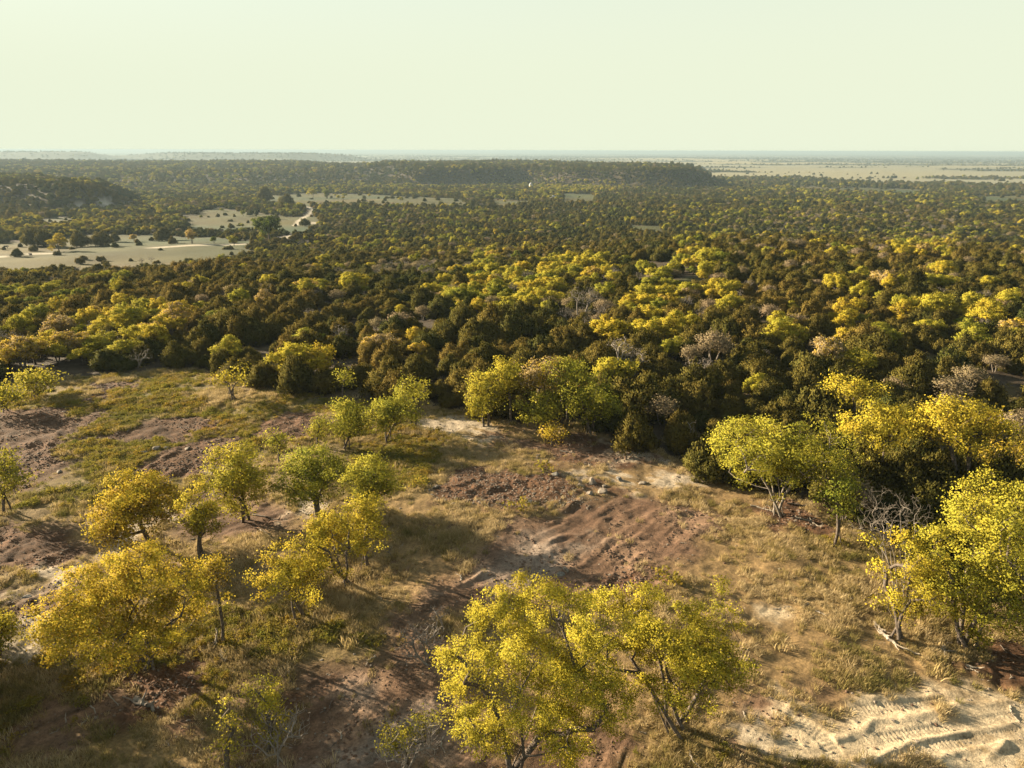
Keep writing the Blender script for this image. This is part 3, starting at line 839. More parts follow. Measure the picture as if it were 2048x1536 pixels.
H_('slender lime tree in front of the round dark cedar', (688, 800), (668, 738, 706, 780), .48, 53, dense=.6, gap=.3)
H_('yellow oak left of the view that shades the lower left corner', (-150, 1420), (-330, 1180, -60, 1420), .66, 54, stems=3)
H_('tall oak left of the view beside the lower limestone track', (-120, 1480), (-300, 1240, -50, 1480), .6, 57, stems=3)
H_('oak left of the view level with the dark rubble by the track', (-230, 1340), (-400, 1120, -80, 1340), .6, 58, stems=3, dense=1.2)
H_('yellow-green oak left of the view above the lower left corner', (-190, 1600), (-380, 1330, -70, 1590), .60, 55, stems=3)

# ------------------------------------------------------------------ kinds of woodland tree
def juniper_proto(seed):
    rng = np.random.default_rng(seed)
    W = rng.uniform(4.4, 5.8); H = rng.uniform(3.5, 4.7)
    lobes = []; k = int(rng.integers(13, 18)); lean = rng.normal(0, .35, 2)
    for i in range(k):
        a = i * 2.39996 + rng.uniform(-.4, .4); f = (i + .5) / k
        rr = W * .5 * math.sqrt(f) * rng.uniform(.62, .88)
        hh = H * (1 - .58 * f ** 1.3) * rng.uniform(.68, 1.14)
        r = W * rng.uniform(.12, .19)
        lobes.append((np.array([math.cos(a) * rr + lean[0] * hh / H, math.sin(a) * rr + lean[1] * hh / H, hh * .54]), np.array([r, r, hh * .45])))
    return tree_meshes(seed, lobes, [(0, 0, 0), (.25, .1, 0)], 'juniper', .16, 430, 32, (.28, .115), (M_JUN, M_BARK), spread=.16, tip=.012)

def oak_proto(seed):
    rng = np.random.default_rng(seed)
    W = rng.uniform(5.2, 6.8); Hh = rng.uniform(3.6, 4.8); zc = rng.uniform(3.2, 3.9)
    lobes = ellipsoid_lobes(rng, W, W * rng.uniform(.75, 1), Hh, zc, 15, fill=.29, jitter=.2, low=1.75, squash=.9)
    lobes = [(c + rng.normal(0, .35, 3), r * rng.uniform(.75, 1.3)) for c, r in lobes]
    return tree_meshes(seed, lobes, [(0, 0, 0), (.2, .2, 0)], 'oak', .15, 240, 30, (.28, .20), (M_OAK, M_BARK), spread=.25, gap=.16, tip=.012)

def brush_proto(seed, leafy):
    rng = np.random.default_rng(seed)
    lobes = ellipsoid_lobes(rng, 4.6, 4.4, 3.2, 2.6, 9, fill=.36)
    return tree_meshes(seed, lobes, [(0, 0, 0), (.2, .2, 0), (-.2, .1, 0)], 'oak', .10, 330, 7 if leafy else 0, (.22, .15), (M_BRUSH, M_GREYTWIG), spread=.3, tip=.013)

JUN = [juniper_proto(100 + i) for i in range(7)]
OAK = [oak_proto(200 + i) for i in range(6)]
BRU = [brush_proto(300 + i, i < 2) for i in range(4)]

# ------------------------------------------------------------------ where the woodland stands
BLOBS = [  # photograph position of a clump, its size, share of oaks there, leaf tint
    (215, 632, 135, 24, .85, .70), (110, 690, 85, 42, .8, .74), (25, 715, 40, 34, .85, .68), (330, 606, 60, 18, .7, .70), (510, 577, 34, 13, .9, .62), (640, 555, 60, 10, .6, .62), (700, 548, 40, 8, .5, .6),
    (615, 692, 40, 14, .7, .66), (795, 648, 52, 22, .55, .78), (960, 562, 105, 40, .9, .60), (1060, 556, 70, 40, .9, .62), (972, 501, 24, 13, 1, .40), (1150, 520, 90, 22, .7, .64),
    (1400, 505, 56, 22, .85, .60), (1340, 545, 44, 26, .9, .58), (1300, 585, 50, 30, .9, .60), (1212, 632, 36, 20, .9, .62), (1330, 622, 60, 24, .7, .60), (1450, 570, 24, 32, .85, .64),
    (1560, 630, 42, 22, .85, .64), (1585, 596, 42, 14, .7, .74), (1710, 600, 46, 20, 1, .68), (1842, 592, 46, 20, .95, .70), (1870, 530, 42, 20, .8, .68), (1850, 480, 66, 15, .5, .7),
    (1972, 603, 50, 22, .85, .72), (2030, 632, 44, 15, .9, .76), (1780, 540, 30, 16, .6, .74), (1706, 642, 14, 16, .9, .66), (1690, 690, 40, 16, .5, .7), (80, 572, 100, 16, .35, .48), (215, 548, 46, 12, .5, .48),
    (400, 385, 360, 52, .55, .60), (700, 430, 300, 55, .38, .52), (900, 470, 300, 40, .30, .55), (1700, 425, 400, 60, .34, .55), (150, 445, 170, 26, .62, .72), (650, 462, 160, 28, .55, .55), (900, 375, 340, 24, .55, .58),
    (300, 340, 420, 18, .42, .60), (900, 345, 250, 12, .35, .6), (1150, 365, 120, 14, .5, .6)]
BRUSHY = [(1165, 592, 46, 22, .75), (655, 585, 46, 16, .5), (850, 520, 110, 14, .6), (1000, 540, 60, 12, .4), (1240, 692, 36, 18, .7), (1890, 740, 90, 40, .5), (1480, 650, 90, 30, .22), (440, 690, 40, 30, .4), (280, 712, 30, 20, .8),
          (1500, 600, 120, 50, .2), (1950, 700, 100, 50, .35), (760, 610, 60, 20, .3), (1700, 450, 300, 40, .15), (1370, 565, 30, 18, .5)]

def woodland():
    rng = np.random.default_rng(77)
    P = []
    for d0, d1, s, k, lim in ((30, 95, 2.7, .88, 52), (95, 180, 2.5, .82, 44), (180, 320, 2.7, .84, 41), (320, 600, 3.6, .94, 40), (600, 1300, 5.7, 1.25, 40), (1300, 2500, 11.5, 1.9, 40)):
        X = np.arange(-d1, d1, s); Y = np.arange(0, d1 + 1, s)
        gx, gy = np.meshgrid(X, Y); gx = gx + (np.arange(len(Y)) % 2)[:, None] * s * .5
        gx = (gx + rng.uniform(-.36, .36, gx.shape) * s).ravel(); gy = (gy + rng.uniform(-.36, .36, gy.shape) * s).ravel()
        d = np.hypot(gx, gy); a = np.degrees(np.arctan2(gx, gy))
        m = (d >= d0) & (d < d1) & (np.abs(a) < lim)
        P.append(np.stack([gx[m], gy[m], np.full(m.sum(), k)], 1))
    n = 30000                                            # scattered over the far plain
    d = np.exp(rng.uniform(math.log(2500), math.log(13000), n)); a = np.radians(rng.uniform(-40, 40, n))
    x, y = d * np.sin(a), d * np.cos(a)
    keep = rng.random(n) < far_wood(x, y) * .95 + .01
    P.append(np.stack([x, y, np.where(d > 5000, 2.7, 1.9)], 1)[keep])
    P = np.concatenate(P); x, y = P[:, 0], P[:, 1]; d = np.hypot(x, y)
    free = area(x, y, [CLEARING], .5, 1.5, 5, 60) * (d < 400)
    past = area(x, y, PASTURE, 2.5, 3.0, 20, 64) * (d < 2600)
    rock = area(x, y, BARE_ROCK, 3, 8, 12, 65) * (d < 1500)
    road = np.zeros(len(x))
    for line, w in ROADS: road = np.maximum(road, line_dist(x, y, line)[0] < w + 2.5)
    gapn = fbm(x, y, 16, 3, 44)
    fwd = np.where(d > 1450, far_wood(x, y), 1.0)
    ok = (rng.random(len(x)) < fwd + .01) & (free < .3) & ((past < .45) | ((rng.random(len(x)) < .03) & (d > 200))) & (rock < .5) & (road < .5) & ~((gapn > .78) & (d < 500))
    P = P[ok]; x, y, k = P[:, 0], P[:, 1], P[:, 2]
    # keep clear of the hero trees' trunks
    hx = np.array([h[0].location.x for h in HERO]); hy = np.array([h[0].location.y for h in HERO])
    near = np.ones(len(x), bool)
    for a, b in zip(hx, hy): near &= np.hypot(x - a, y - b) > 1.6
    x, y, k = x[near], y[near], k[near]
    z = ground_z(x, y); d = np.hypot(x, y)
    u, v, f = project(x, y, z + 4 * k)
    k = k * np.interp(d, [0, 60, 130, 300, 600, 1300, 2500], [.9, .9, .80, .78, .85, .9, .8])
    po = .03 + .055 * sstep(.1, .7, fbm(x, y, 30, 3, 46)); tn = .55 + .18 * fbm(x, y, 22, 2, 47)
    pb = .035 + .06 * sstep(.2, .7, fbm(x, y, 24, 2, 48))
    clump = sstep(-.15, .55, fbm(x, y, 34, 2, 99) + .9 * fbm(x * .6, y, 110, 2, 98) + .15)
    for bu, bv, ru, rv, pr, ti in BLOBS:
        pr = pr * (.42 * np.clip(.3 + 1.3 * clump, .05, 1.1) if ru > 140 else .9)
        q = ((u - bu) / ru) ** 2 + ((v - bv) / rv) ** 2; w = sstep(1.25, .7, q)
        po = np.maximum(po, w * pr); tn = np.where(w > .5, ti + .10 * rng.normal(size=len(x)), tn)
    for bu, bv, ru, rv, pr in BRUSHY:
        w = sstep(1.25, .7, ((u - bu) / ru) ** 2 + ((v - bv) / rv) ** 2); pb = np.maximum(pb, w * pr)
    tn = tn - .10 * sstep(220, 480, d)
    for bu, bv, ru, rv in ((330, 545, 230, 22), (560, 640, 170, 34), (480, 560, 120, 14), (880, 640, 140, 30), (1180, 470, 170, 16), (1500, 700, 260, 60)):
        w = sstep(1.2, .7, ((u - bu) / ru) ** 2 + ((v - bv) / rv) ** 2); po = np.where(po < .3, po * (1 - .75 * w), po)
    # steep dark scarps carry junipers only
    for bu, bv, ru, rv in ((70, 385, 130, 26), (1320, 350, 105, 18), (860, 355, 130, 12)):
        w = sstep(1.2, .8, ((u - bu) / ru) ** 2 + ((v - bv) / rv) ** 2); po = po * (1 - .85 * w); pb = pb * (1 - w)
    r = rng.random(len(x))
    kind = np.where(r < po, 1, np.where(r < po + pb, 2, 0))
    tint = np.where(kind == 1, np.clip(tn + .09 * rng.normal(size=len(x)), .05, 1), np.clip(.5 - .22 * sstep(150, 500, d) + .28 * fbm(x, y, 35, 2, 49) + .16 * rng.normal(size=len(x)) + .15 * sstep(0, 60, x) * sstep(200, 80, d), 0, 1))
    s = k * np.where(kind == 0, rng.uniform(.5, 1.12, len(x)) * (1 + .18 * fbm(x, y, 12, 2, 45)), np.where(kind == 1, rng.uniform(.45, .92, len(x)), rng.uniform(.7, 1.05, len(x))))
    s = s * np.where(rng.random(len(x)) < .08, 1.2, 1.0)
    s3 = s[:, None] * np.stack([rng.uniform(.85, 1.22, len(x)), rng.uniform(.85, 1.22, len(x)), rng.uniform(.72, 1.14, len(x))], 1)
    return x, y, z, d, u, v, kind, tint, s, s3, rng.uniform(0, 6.283, len(x))

NOUN = ('juniper_tree', 'oak_tree', 'bare_tree')
ORD = ['first', 'second', 'third', 'fourth', 'fifth', 'sixth', 'seventh', 'eighth', 'ninth', 'tenth', 'eleventh', 'twelfth']
def nth(i): return ORD[i] if i < 12 else f'{i + 1}{"th" if 10 < (i + 1) % 100 < 14 else {1: "st", 2: "nd", 3: "rd"}.get((i + 1) % 10, "th")}'
def tint_word(kind, t):
    if kind == 0: return 'dark green juniper' if t < .45 else ('olive brown juniper' if t < .75 else 'russet tinged juniper')
    if kind == 1: return 'green oak' if t < .42 else ('yellow-green oak' if t < .63 else ('golden oak' if t < .84 else 'tan brown oak'))
    return 'grey brush tree'
LANDMARKS = [
    (1085, 780, 'tall pale grove'), (1565, 910, 'broad pale oak'), (1757, 845, 'smaller domed gold oak'), (1925, 845, 'widest domed gold oak'), (1705, 778, 'round gold oak in the junipers'),
    (470, 755, 'yellow sapling on the bank'), (825, 782, 'two-tufted yellow tree'), (688, 760, 'slender lime tree'), (278, 712, 'leaning dead grey tree'), (1240, 690, 'white dead tree'), (1168, 592, 'grey bare tree in the woods'),
    (1380, 860, 'pale dead sapling at the wood edge'), (70, 765, 'yellow scrub oak at the left'), (1680, 1000, 'small olive tree'), (972, 501, 'bright green tree far up the woods')]
def wood_labels(kind, idx, x, y, d, u, v, tint, size):
    """a label of its own for every single woodland tree"""
    out = {}; used = set()
    for i in idx[np.argsort(d[idx])]:
        w = tint_word(kind, tint[i])
        for lu, lv, nm in LANDMARKS:
            du, dv = u[i] - lu, v[i] - lv
            if math.hypot(du, dv) > 110: continue
            rel = ('right of' if du > 0 else 'left of') if abs(du) > abs(dv) else ('above' if dv < 0 else 'below')
            lab = f'{w} {rel} the {nm}'
            if lab not in used and 'first ' + lab not in used:
                used.add(lab); out[i] = lab; break
    edges = [0, 60, 75, 90, 105, 122, 142, 170, 210, 280, 1e9]
    rest = [i for i in idx if i not in out]
    for r in range(len(edges) - 1):
        row = [i for i in rest if edges[r] <= d[i] < edges[r + 1]]
        for w in sorted({tint_word(kind, tint[i]) for i in row}):
            for j, i in enumerate(sorted((i for i in row if tint_word(kind, tint[i]) == w), key=lambda i: u[i])):
                out[i] = f'{w}, {nth(j)} from left in the {nth(r)} rank of woods beyond the clearing'
    return out

def plant_woods():
    x, y, z, d, u, v, kind, tint, s, s3, rot = woodland()
    inview = (u > -40) & (u < 2088) & (v > 250) & (v < 1500)
    names = ('juniper_woods', 'oak_woods', 'brush_woods')
    labels = ('dark juniper woods covering the valley and hills beyond the nearer trees', 'yellow-green oaks mixed through the distant woods and plain', 'grey leafless brush mixed through the distant woods')
    for kd, meshes in enumerate((JUN, OAK, BRU)):
        sel = np.where(kind == kd)[0]
        size = np.where(inview[sel], s[sel] / d[sel], 0)
        lim = 300 if kd == 0 else (250 if kd == 1 else 150)
        top = sel[np.argsort(-size)[:lim]]
        pick = np.random.default_rng(5 + kd).integers(0, len(meshes), len(x))
        first = {}
        labs = wood_labels(kd, top, x, y, d, u, v, tint, size)
        for i in top:
            m = int(pick[i]); crown, trunk = meshes[m]; lab = labs[i]
            grp = ('junipers', 'oaks', 'bare brush trees')[kd] + (' of the near woods' if d[i] < 110 else ' deeper in the woods')
            e, c, t = put_tree(NOUN[kd], lab, 'tree', grp, x[i], y[i], z[i] - .08, rot[i], tuple(s3[i]), crown, trunk, tint[i])
            first.setdefault(m, [o for o in (c, t) if o is not None])
        order = sorted(first); remap = {m: j for j, m in enumerate(order)}
        rest = np.setdiff1d(sel, top)
        pk = np.array([remap.get(int(pick[i]), 0) for i in rest])
        n = len(rest)
        scatter(names[kd], [first[m] for m in order][::-1], np.stack([x[rest], y[rest], z[rest] - .1], 1), np.stack([np.zeros(n), np.zeros(n), rot[rest]], 1),
                s3[rest], len(order) - 1 - pk, tint[rest], labels[kd])
        print(names[kd], n, 'individual', len(top))
plant_woods()

# ------------------------------------------------------------------ grass, weeds, stones
def grass_mesh(seed, n=46, h=.42, r=.30):
    rng = np.random.default_rng(seed)
    a = rng.uniform(0, 6.283, n); q = np.sqrt(rng.random(n)) * r
    b = np.stack([np.cos(a) * q, np.sin(a) * q, np.full(n, -.03)], 1)
    lean = rng.normal(size=(n, 2)) * .28 + b[:, :2] * 1.0 + np.array([.10, -.05])
    hh = h * rng.uniform(.55, 1.15, n)
    m = b + np.stack([lean[:, 0] * .4 * hh, lean[:, 1] * .4 * hh, hh * .6], 1)
    t = b + np.stack([lean[:, 0] * 1.0 * hh, lean[:, 1] * 1.0 * hh, hh], 1)
    w = rng.uniform(.008, .017, n)[:, None]; th = rng.uniform(0, 6.283, n); e = np.stack([np.cos(th), np.sin(th), np.zeros(n)], 1) * w
    v = np.stack([b - e, b + e, m + e * .8, m - e * .8, t], 1).reshape(-1, 3); i = np.arange(n)[:, None] * 5
    return mesh_from("grass_tuft", v, [i + np.array([[0, 1, 2, 3]]), i + np.array([[3, 2, 4]])], [M_GRASS])

def weed_mesh(seed, n=110, r=.32, h=.34):
    rng = np.random.default_rng(seed)
    k = 9; cc = np.stack([rng.normal(0, r * .55, k), rng.normal(0, r * .55, k), rng.uniform(.35, 1, k) * h], 1)
    I = rng.integers(0, k, n); c = cc[I] + rng.normal(size=(n, 3)) * np.array([.10, .10, .07]); c[:, 2] = np.maximum(c[:, 2], .02)
    v, f = leaf_cards(rng, c, rng.normal(size=(n, 3)) + np.array([0, 0, .4]), rng.uniform(.08, .16, n), rng.uniform(.05, .1, n), rng.normal(size=(n, 3)) + np.array([0, 0, .8]))
    return mesh_from("weed_clump", v, [f], [M_WEED])

def rock_mesh(seed, mat, flat=.6):
    import bmesh
    bm = bmesh.new(); bmesh.ops.create_icosphere(bm, subdivisions=2, radius=.5)
    rng = random.Random(seed)
    ax = [Vector((rng.gauss(0, 1), rng.gauss(0, 1), rng.gauss(0, 1))).normalized() for _ in range(9)]
    cut = [rng.uniform(.20, .40) for _ in range(9)]
    for vv in bm.verts:
        for a, c in zip(ax, cut):
            q = vv.co.dot(a)
            if q > c: vv.co -= a * (q - c)
        vv.co.z *= flat; vv.co.x *= 1.15
    me = bpy.data.meshes.new("rock"); bm.to_mesh(me); bm.free(); me.materials.append(mat)
    return me

def ground_cover():
    rng = np.random.default_rng(9)
    G = [grass_mesh(i) for i in range(4)]; Wd = [weed_mesh(20 + i) for i in range(4)]; Rk = [rock_mesh(40 + i, M_ROCK) for i in range(4)]
    spots = [((1560, 1290), 'tall dry grass tuft on the golden slope'), ((800, 935), 'pale feathery grass tuft right of the compact oak'), ((1880, 1350), 'bent tan grass tuft above the bulldozed limestone'), ((700, 1290), 'green-gold grass tuft beside the tread marks')]
    gp = []
    for me, (p, lab) in zip(G, spots):
        x, y = px(*p); o = link("grass_tuft", me, loc=(x, y, float(ground_z(x, y)[0]))); o.scale = (1.5, 1.5, 1.4); o['tint'] = .7
        describe(o, lab, 'grass tuft', 'prominent grass tufts'); gp.append([o])
    spots = [((836, 975), 'yellow weed clump at the left rim of the rubble patch'), ((1090, 945), 'bright green weed clump at the top rim of the rubble patch'), ((1340, 1170), 'yellow-green weed clump by the dark churned soil'), ((1040, 1020), 'green weed clump below the rubble patch')]
    wp = []
    for me, (p, lab) in zip(Wd, spots):
        x, y = px(*p); o = link("weed_clump", me, loc=(x, y, float(ground_z(x, y)[0]))); o.scale = (1.8, 1.8, 1.8); o['tint'] = .6
        describe(o, lab, 'weeds', 'prominent weed clumps'); wp.append([o])
    # single boulders
    bl = [((1160, 972), .75, 'grey boulder at the left of the boulder pile'), ((1185, 966), .9, 'largest grey boulder in the boulder pile'), ((1205, 985), .8, 'low grey boulder at the front of the boulder pile'),
          ((1180, 990), .6, 'small dark boulder in front of the boulder pile'), ((1212, 972), .6, 'square grey boulder at the right of the boulder pile'), ((1240, 960), .7, 'lone boulder on the weedy bank right of the pile'),
          ((1285, 966), .7, 'dark boulder among pale rubble near the wood edge'), ((1110, 952), .6, 'flat pale slab above the rubble patch'), ((870, 977), .6, 'pale rock at the left tip of the rubble patch'),
          ((290, 905), .7, 'grey slab on the weedy bank above the dark furrows'), ((312, 899), .8, 'pale rock beside the grey slab on the bank'), ((335, 895), .7, 'dark rock right of the grey slab on the bank'), ((375, 897), .6, 'low dark rock at the end of the row on the bank'),
          ((237, 975), .55, 'white rock alone in the dark furrows'), ((120, 945), .6, 'pale slab on the green bank at the left'), ((52, 1190), .5, 'white stone in the dark rubble at the left edge'), ((1130, 1142), .5, 'grey rock in the middle of the scraped dirt'),
          ((1120, 1150), .6, 'dark clod beside the grey rock in the scraped dirt'), ((905, 1008), .5, 'brown rock at the foot of the rubble patch'), ((1060, 1005), .6, 'dark rock at the bottom of the rubble patch'), ((200, 962), .45, 'small pale rock by the green bank')]
    rp = []
    for i, (p, sc, lab) in enumerate(bl):
        x, y = px(*p); me = Rk[i] if i < 4 else rock_mesh(60 + i, M_DARKROCK if i % 2 else M_ROCK)
        o = link("boulder", me, loc=(x, y, float(ground_z(x, y)[0]) + .08 * sc)); o.scale = (sc * .95, sc * .8, sc * .85); o.rotation_euler = (.2 * math.sin(i * 2.1), .25 * math.cos(i * 3.3), i * 1.7)
        describe(o, lab, 'rock', 'boulders in the clearing')
        if i < 4: rp.append([o])
    M_CLOD = rough_material('dirt', (.085, .05, .032), (.19, .12, .08), 5)
    cp = []
    for i, (p, sc, lab) in enumerate([((1150, 1165), .35, 'dark dirt clod on the lower edge of the scraped ground'), ((560, 862), .35, 'dirt clod on the furrowed soil left of the middle pair'), ((60, 1200), .35, 'dirt clod in the dark rubble by the limestone track')]):
        x, y = px(*p); o = link("dirt_clod", rock_mesh(90 + i, M_CLOD, .7), loc=(x, y, float(ground_z(x, y)[0]) + .03)); o.scale = (sc, sc, sc); describe(o, lab, 'dirt clod', 'loose dirt clods'); cp.append([o])
    # the masses
    n = 280000
    d = np.sqrt(rng.uniform(15 ** 2, 84 ** 2, n)); a = np.radians(rng.uniform(-46, 46, n)); x, y = d * np.sin(a), d * np.cos(a)
    c = cover(x, y); bare = np.maximum(np.maximum(c['soil'] * 1.0, np.maximum(c['tan'] * .975, c['ash'] * .985)), c['lime'] * 1.0)
    dens = (c['clear'] * .95 + .05) * (1 - np.clip(bare, 0, 1)) * sstep(-.8, .5, c['n2'] + .4 * c['n1'] + .3 * c['n3'])
    green = c['green'] + .3 * fbm(x, y, 1.6, 2, 55)
    r = rng.random(n)
    isw = (r < dens) & (green > .66) & (rng.random(n) < .42); isg = (r < dens * .9) & ~isw & (rng.random(n) < .68)
    z = ground_z(x, y)
    def go(name, m, protos, smin, smax, tint, lab, sink=0.0):
        i = np.where(m)[0]; k = len(i); sc = smin + (smax - smin) * rng.random(k) ** 1.6 * 1.15 * (1 + .5 * np.clip(fbm(x[i], y[i], 3, 2, 56), -.6, 1))
        scatter(name, protos, np.stack([x[i], y[i], z[i] - sink], 1), np.stack([np.zeros(k), np.zeros(k), rng.uniform(-.9, .9, k) if 'grass' in name else rng.uniform(0, 6.28, k)], 1),
                np.stack([sc, sc, sc * rng.uniform(.6, 1.1, k)], 1), rng.integers(0, len(protos), k), tint[i], lab); print(name, k)
    go('dry_grass', isg, gp, .34, .8, np.clip(.62 - .35 * (c['green'] - .4) + .22 * c['n2'] + .28 * fbm(x, y, 1.1, 2, 58) + .16 * rng.normal(size=n), 0, 1), 'dry golden grass covering the clearing')
    go('weeds', isw, wp, .26, .72, np.clip(.45 + .3 * c['n2'] + .15 * rng.normal(size=n), 0, 1), 'low green and yellow weeds spread over the banks')
    st = (rng.random(n) < c['soil'] * .22 * sstep(-.3, .5, c['n2'] + .3) + c['lime'] * .05 + c['tan'] * .02 + c['clear'] * .006)
    cl = (rng.random(n) < (c['soil'] * .9 + c['tan'] * .6 + c['clear'] * .05) * sstep(-.5, .4, c['n2'] + .3 * c['n3'] + .1) * .55) & (c['clear'] > .4)
    go('dirt_clods', cl, cp, .04, .17, np.full(n, .5), 'small clods of turned earth on the scraped ground', -.005)
    xr, yr = px(1030, 975); st |= (rng.random(n) < .6) & (np.hypot((x - xr) / 6.5, (y - yr) / 3.0) < 1)
    go('rubble', st, rp, .04, .15, np.full(n, .5), 'broken limestone rubble strewn over the turned soil', -.01)
ground_cover()

TWIG_PROTOS = []
# ------------------------------------------------------------------ fallen wood and bare twigs
def log(label, pts, r, mat=None, lift=None, name='fallen_branch', twigs=3, seed=0):
    rng = np.random.default_rng(seed); q = np.array([px(*p) for p in pts]); n = 5 * (len(q) - 1) + 1
    t = np.linspace(0, len(q) - 1, n); x = np.interp(t, range(len(q)), q[:, 0]); y = np.interp(t, range(len(q)), q[:, 1])
    x += rng.normal(0, r * .5, n); y += rng.normal(0, r * .5, n)
    z = ground_z(x, y) + r * .7 + np.linspace(0, lift or 0, n)
    P = np.stack([x, y, z], 1); o0 = P[0].copy(); P -= o0
    par = np.arange(-1, n - 1); rad = np.linspace(r, r * .45, n); V = [P]; PA = [par]; RA = [rad]; off = n
    for k in range(twigs):
        i = int(rng.integers(1, n)); dr = unit(rng.normal(size=3) + np.array([0, 0, .5])) * rng.uniform(4, 9) * r; dr[2] = abs(dr[2]) * .6
        tp = P[i] + dr * np.linspace(.33, 1, 3)[:, None] + rng.normal(0, r * .3, (3, 3))
        V.append(tp); PA.append(np.array([i, off, off + 1])); RA.append(np.linspace(r * .4, r * .15, 3)); off += 3
    v, f = tubes(np.concatenate(V), np.concatenate(PA), np.concatenate(RA), lambda s: np.full(len(s), 7))
    me = mesh_from(name, v, [f], [mat or M_PALE], smooth=True)
    return describe(link(name, me, loc=o0), label, 'branch', 'fallen branches')
log('long pale fallen trunk at the foot of the right-hand thicket', [(1762, 1268), (1790, 1292), (1838, 1312)], .09, seed=1)
log('curled pale root at the upper end of the long fallen trunk', [(1748, 1246), (1757, 1258), (1760, 1270)], .07, seed=2)
log('short pale log in the shaded leaf litter', [(1882, 1296), (1900, 1318)], .07, seed=3)
log('pale stick lying on the grass below the shaded leaf litter', [(1931, 1333), (1958, 1339)], .06, seed=4, twigs=1)
log('dark fallen branch under the nearest ochre oak', [(592, 1258), (615, 1248), (636, 1236)], .07, M_BARK, seed=5)
log('forked white stick on the bare red dirt at lower left', [(160, 1452), (172, 1438), (178, 1430)], .035, seed=6)
log('curved white stick on the bare red dirt beside the forked one', [(180, 1412), (191, 1420), (190, 1436)], .035, seed=7, twigs=0)
log('bone white stick below the huge gold oak', [(216, 1388), (226, 1400), (236, 1412)], .035, seed=8, twigs=1)
log('short white stick standing up from the red dirt', [(132, 1444), (133, 1432)], .03, seed=9, twigs=0, lift=.2)
log('grey log end in the shade below the huge gold oak', [(275, 1398), (292, 1410), (312, 1420)], .13, M_GREYTWIG, seed=10)
log('pale splintered stump wood at the foot of the spindly oak', [(440, 1300), (450, 1322)], .06, seed=11, twigs=6)
log('broken pale limb leaning at the foot of the spindly oak', [(430, 1290), (436, 1275)], .07, seed=12, twigs=3, lift=.5)
log('pale branch under the broad pale oak', [(1500, 1010), (1530, 1018), (1550, 1024)], .06, seed=13, twigs=5)
log('tangled dead limb right of the broad pale oak', [(1590, 1035), (1620, 1040), (1640, 1052)], .06, seed=14, twigs=8)
log('reddish dead limb behind the tangled one', [(1575, 1008), (1610, 1012), (1632, 1000)], .06, M_BARK, seed=15, twigs=7)
log('pale limb lying by the dark forked oak', [(598, 1022), (612, 1030), (624, 1030)], .07, seed=16, twigs=3)
log('dark dead branch on the dark churned soil', [(1255, 1165), (1268, 1180), (1276, 1188)], .05, M_BARK, seed=17)
log('thin pale branch on the dark churned soil', [(1186, 1188), (1196, 1196), (1202, 1200)], .04, seed=18, twigs=1)
log('low pale branch in the litter before the tall pale grove', [(1120, 900), (1150, 905)], .05, seed=19)
log('dark branch lying under the round yellow-green oak', [(505, 1030), (540, 1038), (560, 1042)], .06, M_BARK, seed=20)
log('grey fallen limb behind the huge gold oak', [(520, 1060), (535, 1072), (548, 1080)], .05, M_GREYTWIG, seed=21, twigs=5)

def twig_litter():
    rng = np.random.default_rng(31); n = 2600
    d = np.sqrt(rng.uniform(16 ** 2, 70 ** 2, n)); a = np.radians(rng.uniform(-44, 44, n)); x, y = d * np.sin(a), d * np.cos(a)
    hx = np.array([h[0].location.x for h in HERO]); hy = np.array([h[0].location.y for h in HERO])
    near = np.min(np.hypot(x[:, None] - hx[None], y[:, None] - hy[None]), 1)
    c = cover(x, y); m = (c['clear'] > .5) & (rng.random(n) < .12 + .8 * np.exp(-near / 3.0)); x, y = x[m], y[m]; k = len(x); sc = rng.uniform(.15, .5, k)
    protos = [[o] for o in bpy.data.objects if o.name in ('fallen_branch', 'fallen_branch.003', 'fallen_branch.006', 'fallen_branch.014', 'fallen_branch.018')]
    scatter('twig_litter', protos, np.stack([x, y, ground_z(x, y)], 1), np.stack([np.zeros(k), np.zeros(k), rng.uniform(0, 6.28, k)], 1), np.stack([sc] * 3, 1), rng.integers(0, len(protos), k), np.zeros(k), 'small dead twigs littering the clearing under the trees')
twig_litter()

def bare(label, base, box, seed, n_attr=260, trunk=.09, mat=None, stems=3, lobes=8, lift=0.0, tip=.007):
    rng = np.random.default_rng(seed)
    x, y = px(base[0], base[1], lift); z = float(ground_z(x, y)[0]); B = np.array([x, y, z]); n = np.array([x, y, 0]); n /= np.linalg.norm(n); rt = np.array([n[1], -n[0], 0])
    def plane(u, v):
        dd = ray(u, v); t = ((B - CAM) @ n) / (dd @ n); return CAM + dd * t, t
    P, t = plane((box[0] + box[2]) / 2, (box[1] + box[3]) / 2); s = t / FPX; W = (box[2] - box[0]) * s; Hh = (box[3] - box[1]) * s
    rel = P - B; zc = max(rel[2], Hh * .45 + .1)
    q = [(rt * (c[0] + rel @ rt) + n * c[1] + np.array([0, 0, max(c[2] + zc, .2)]), r) for c, r in ellipsoid_lobes(rng, W, W * .7, Hh, 0, lobes, fill=.42)]
    bases = [(0, 0, 0)] if stems == 1 else [tuple((rt * math.cos(a) + n * math.sin(a)) * .2) for a in np.arange(stems) / stems * 6.283]
    _, trk = tree_meshes(seed, q, bases, 'oak', trunk, n_attr, 0, (.1, .1), (M_BRUSH, mat or M_GREYTWIG), tip=tip)
    return put_tree('bare_tree', label, 'tree', 'bare trees and brush by the clearing', x, y, z, 0, 1.0, None, trk, 0)
bare('bare grey tree with many thin upright branches beside the right-hand oaks', (1800, 1190), (1705, 962, 1868, 1110), 401, 480, .026, stems=6, tip=.0045)
bare('pale bare forked limb tree in front of the bare grey tree', (1778, 1180), (1690, 1000, 1800, 1110), 402, 90, .045, M_GREYTWIG, stems=2, lobes=6)
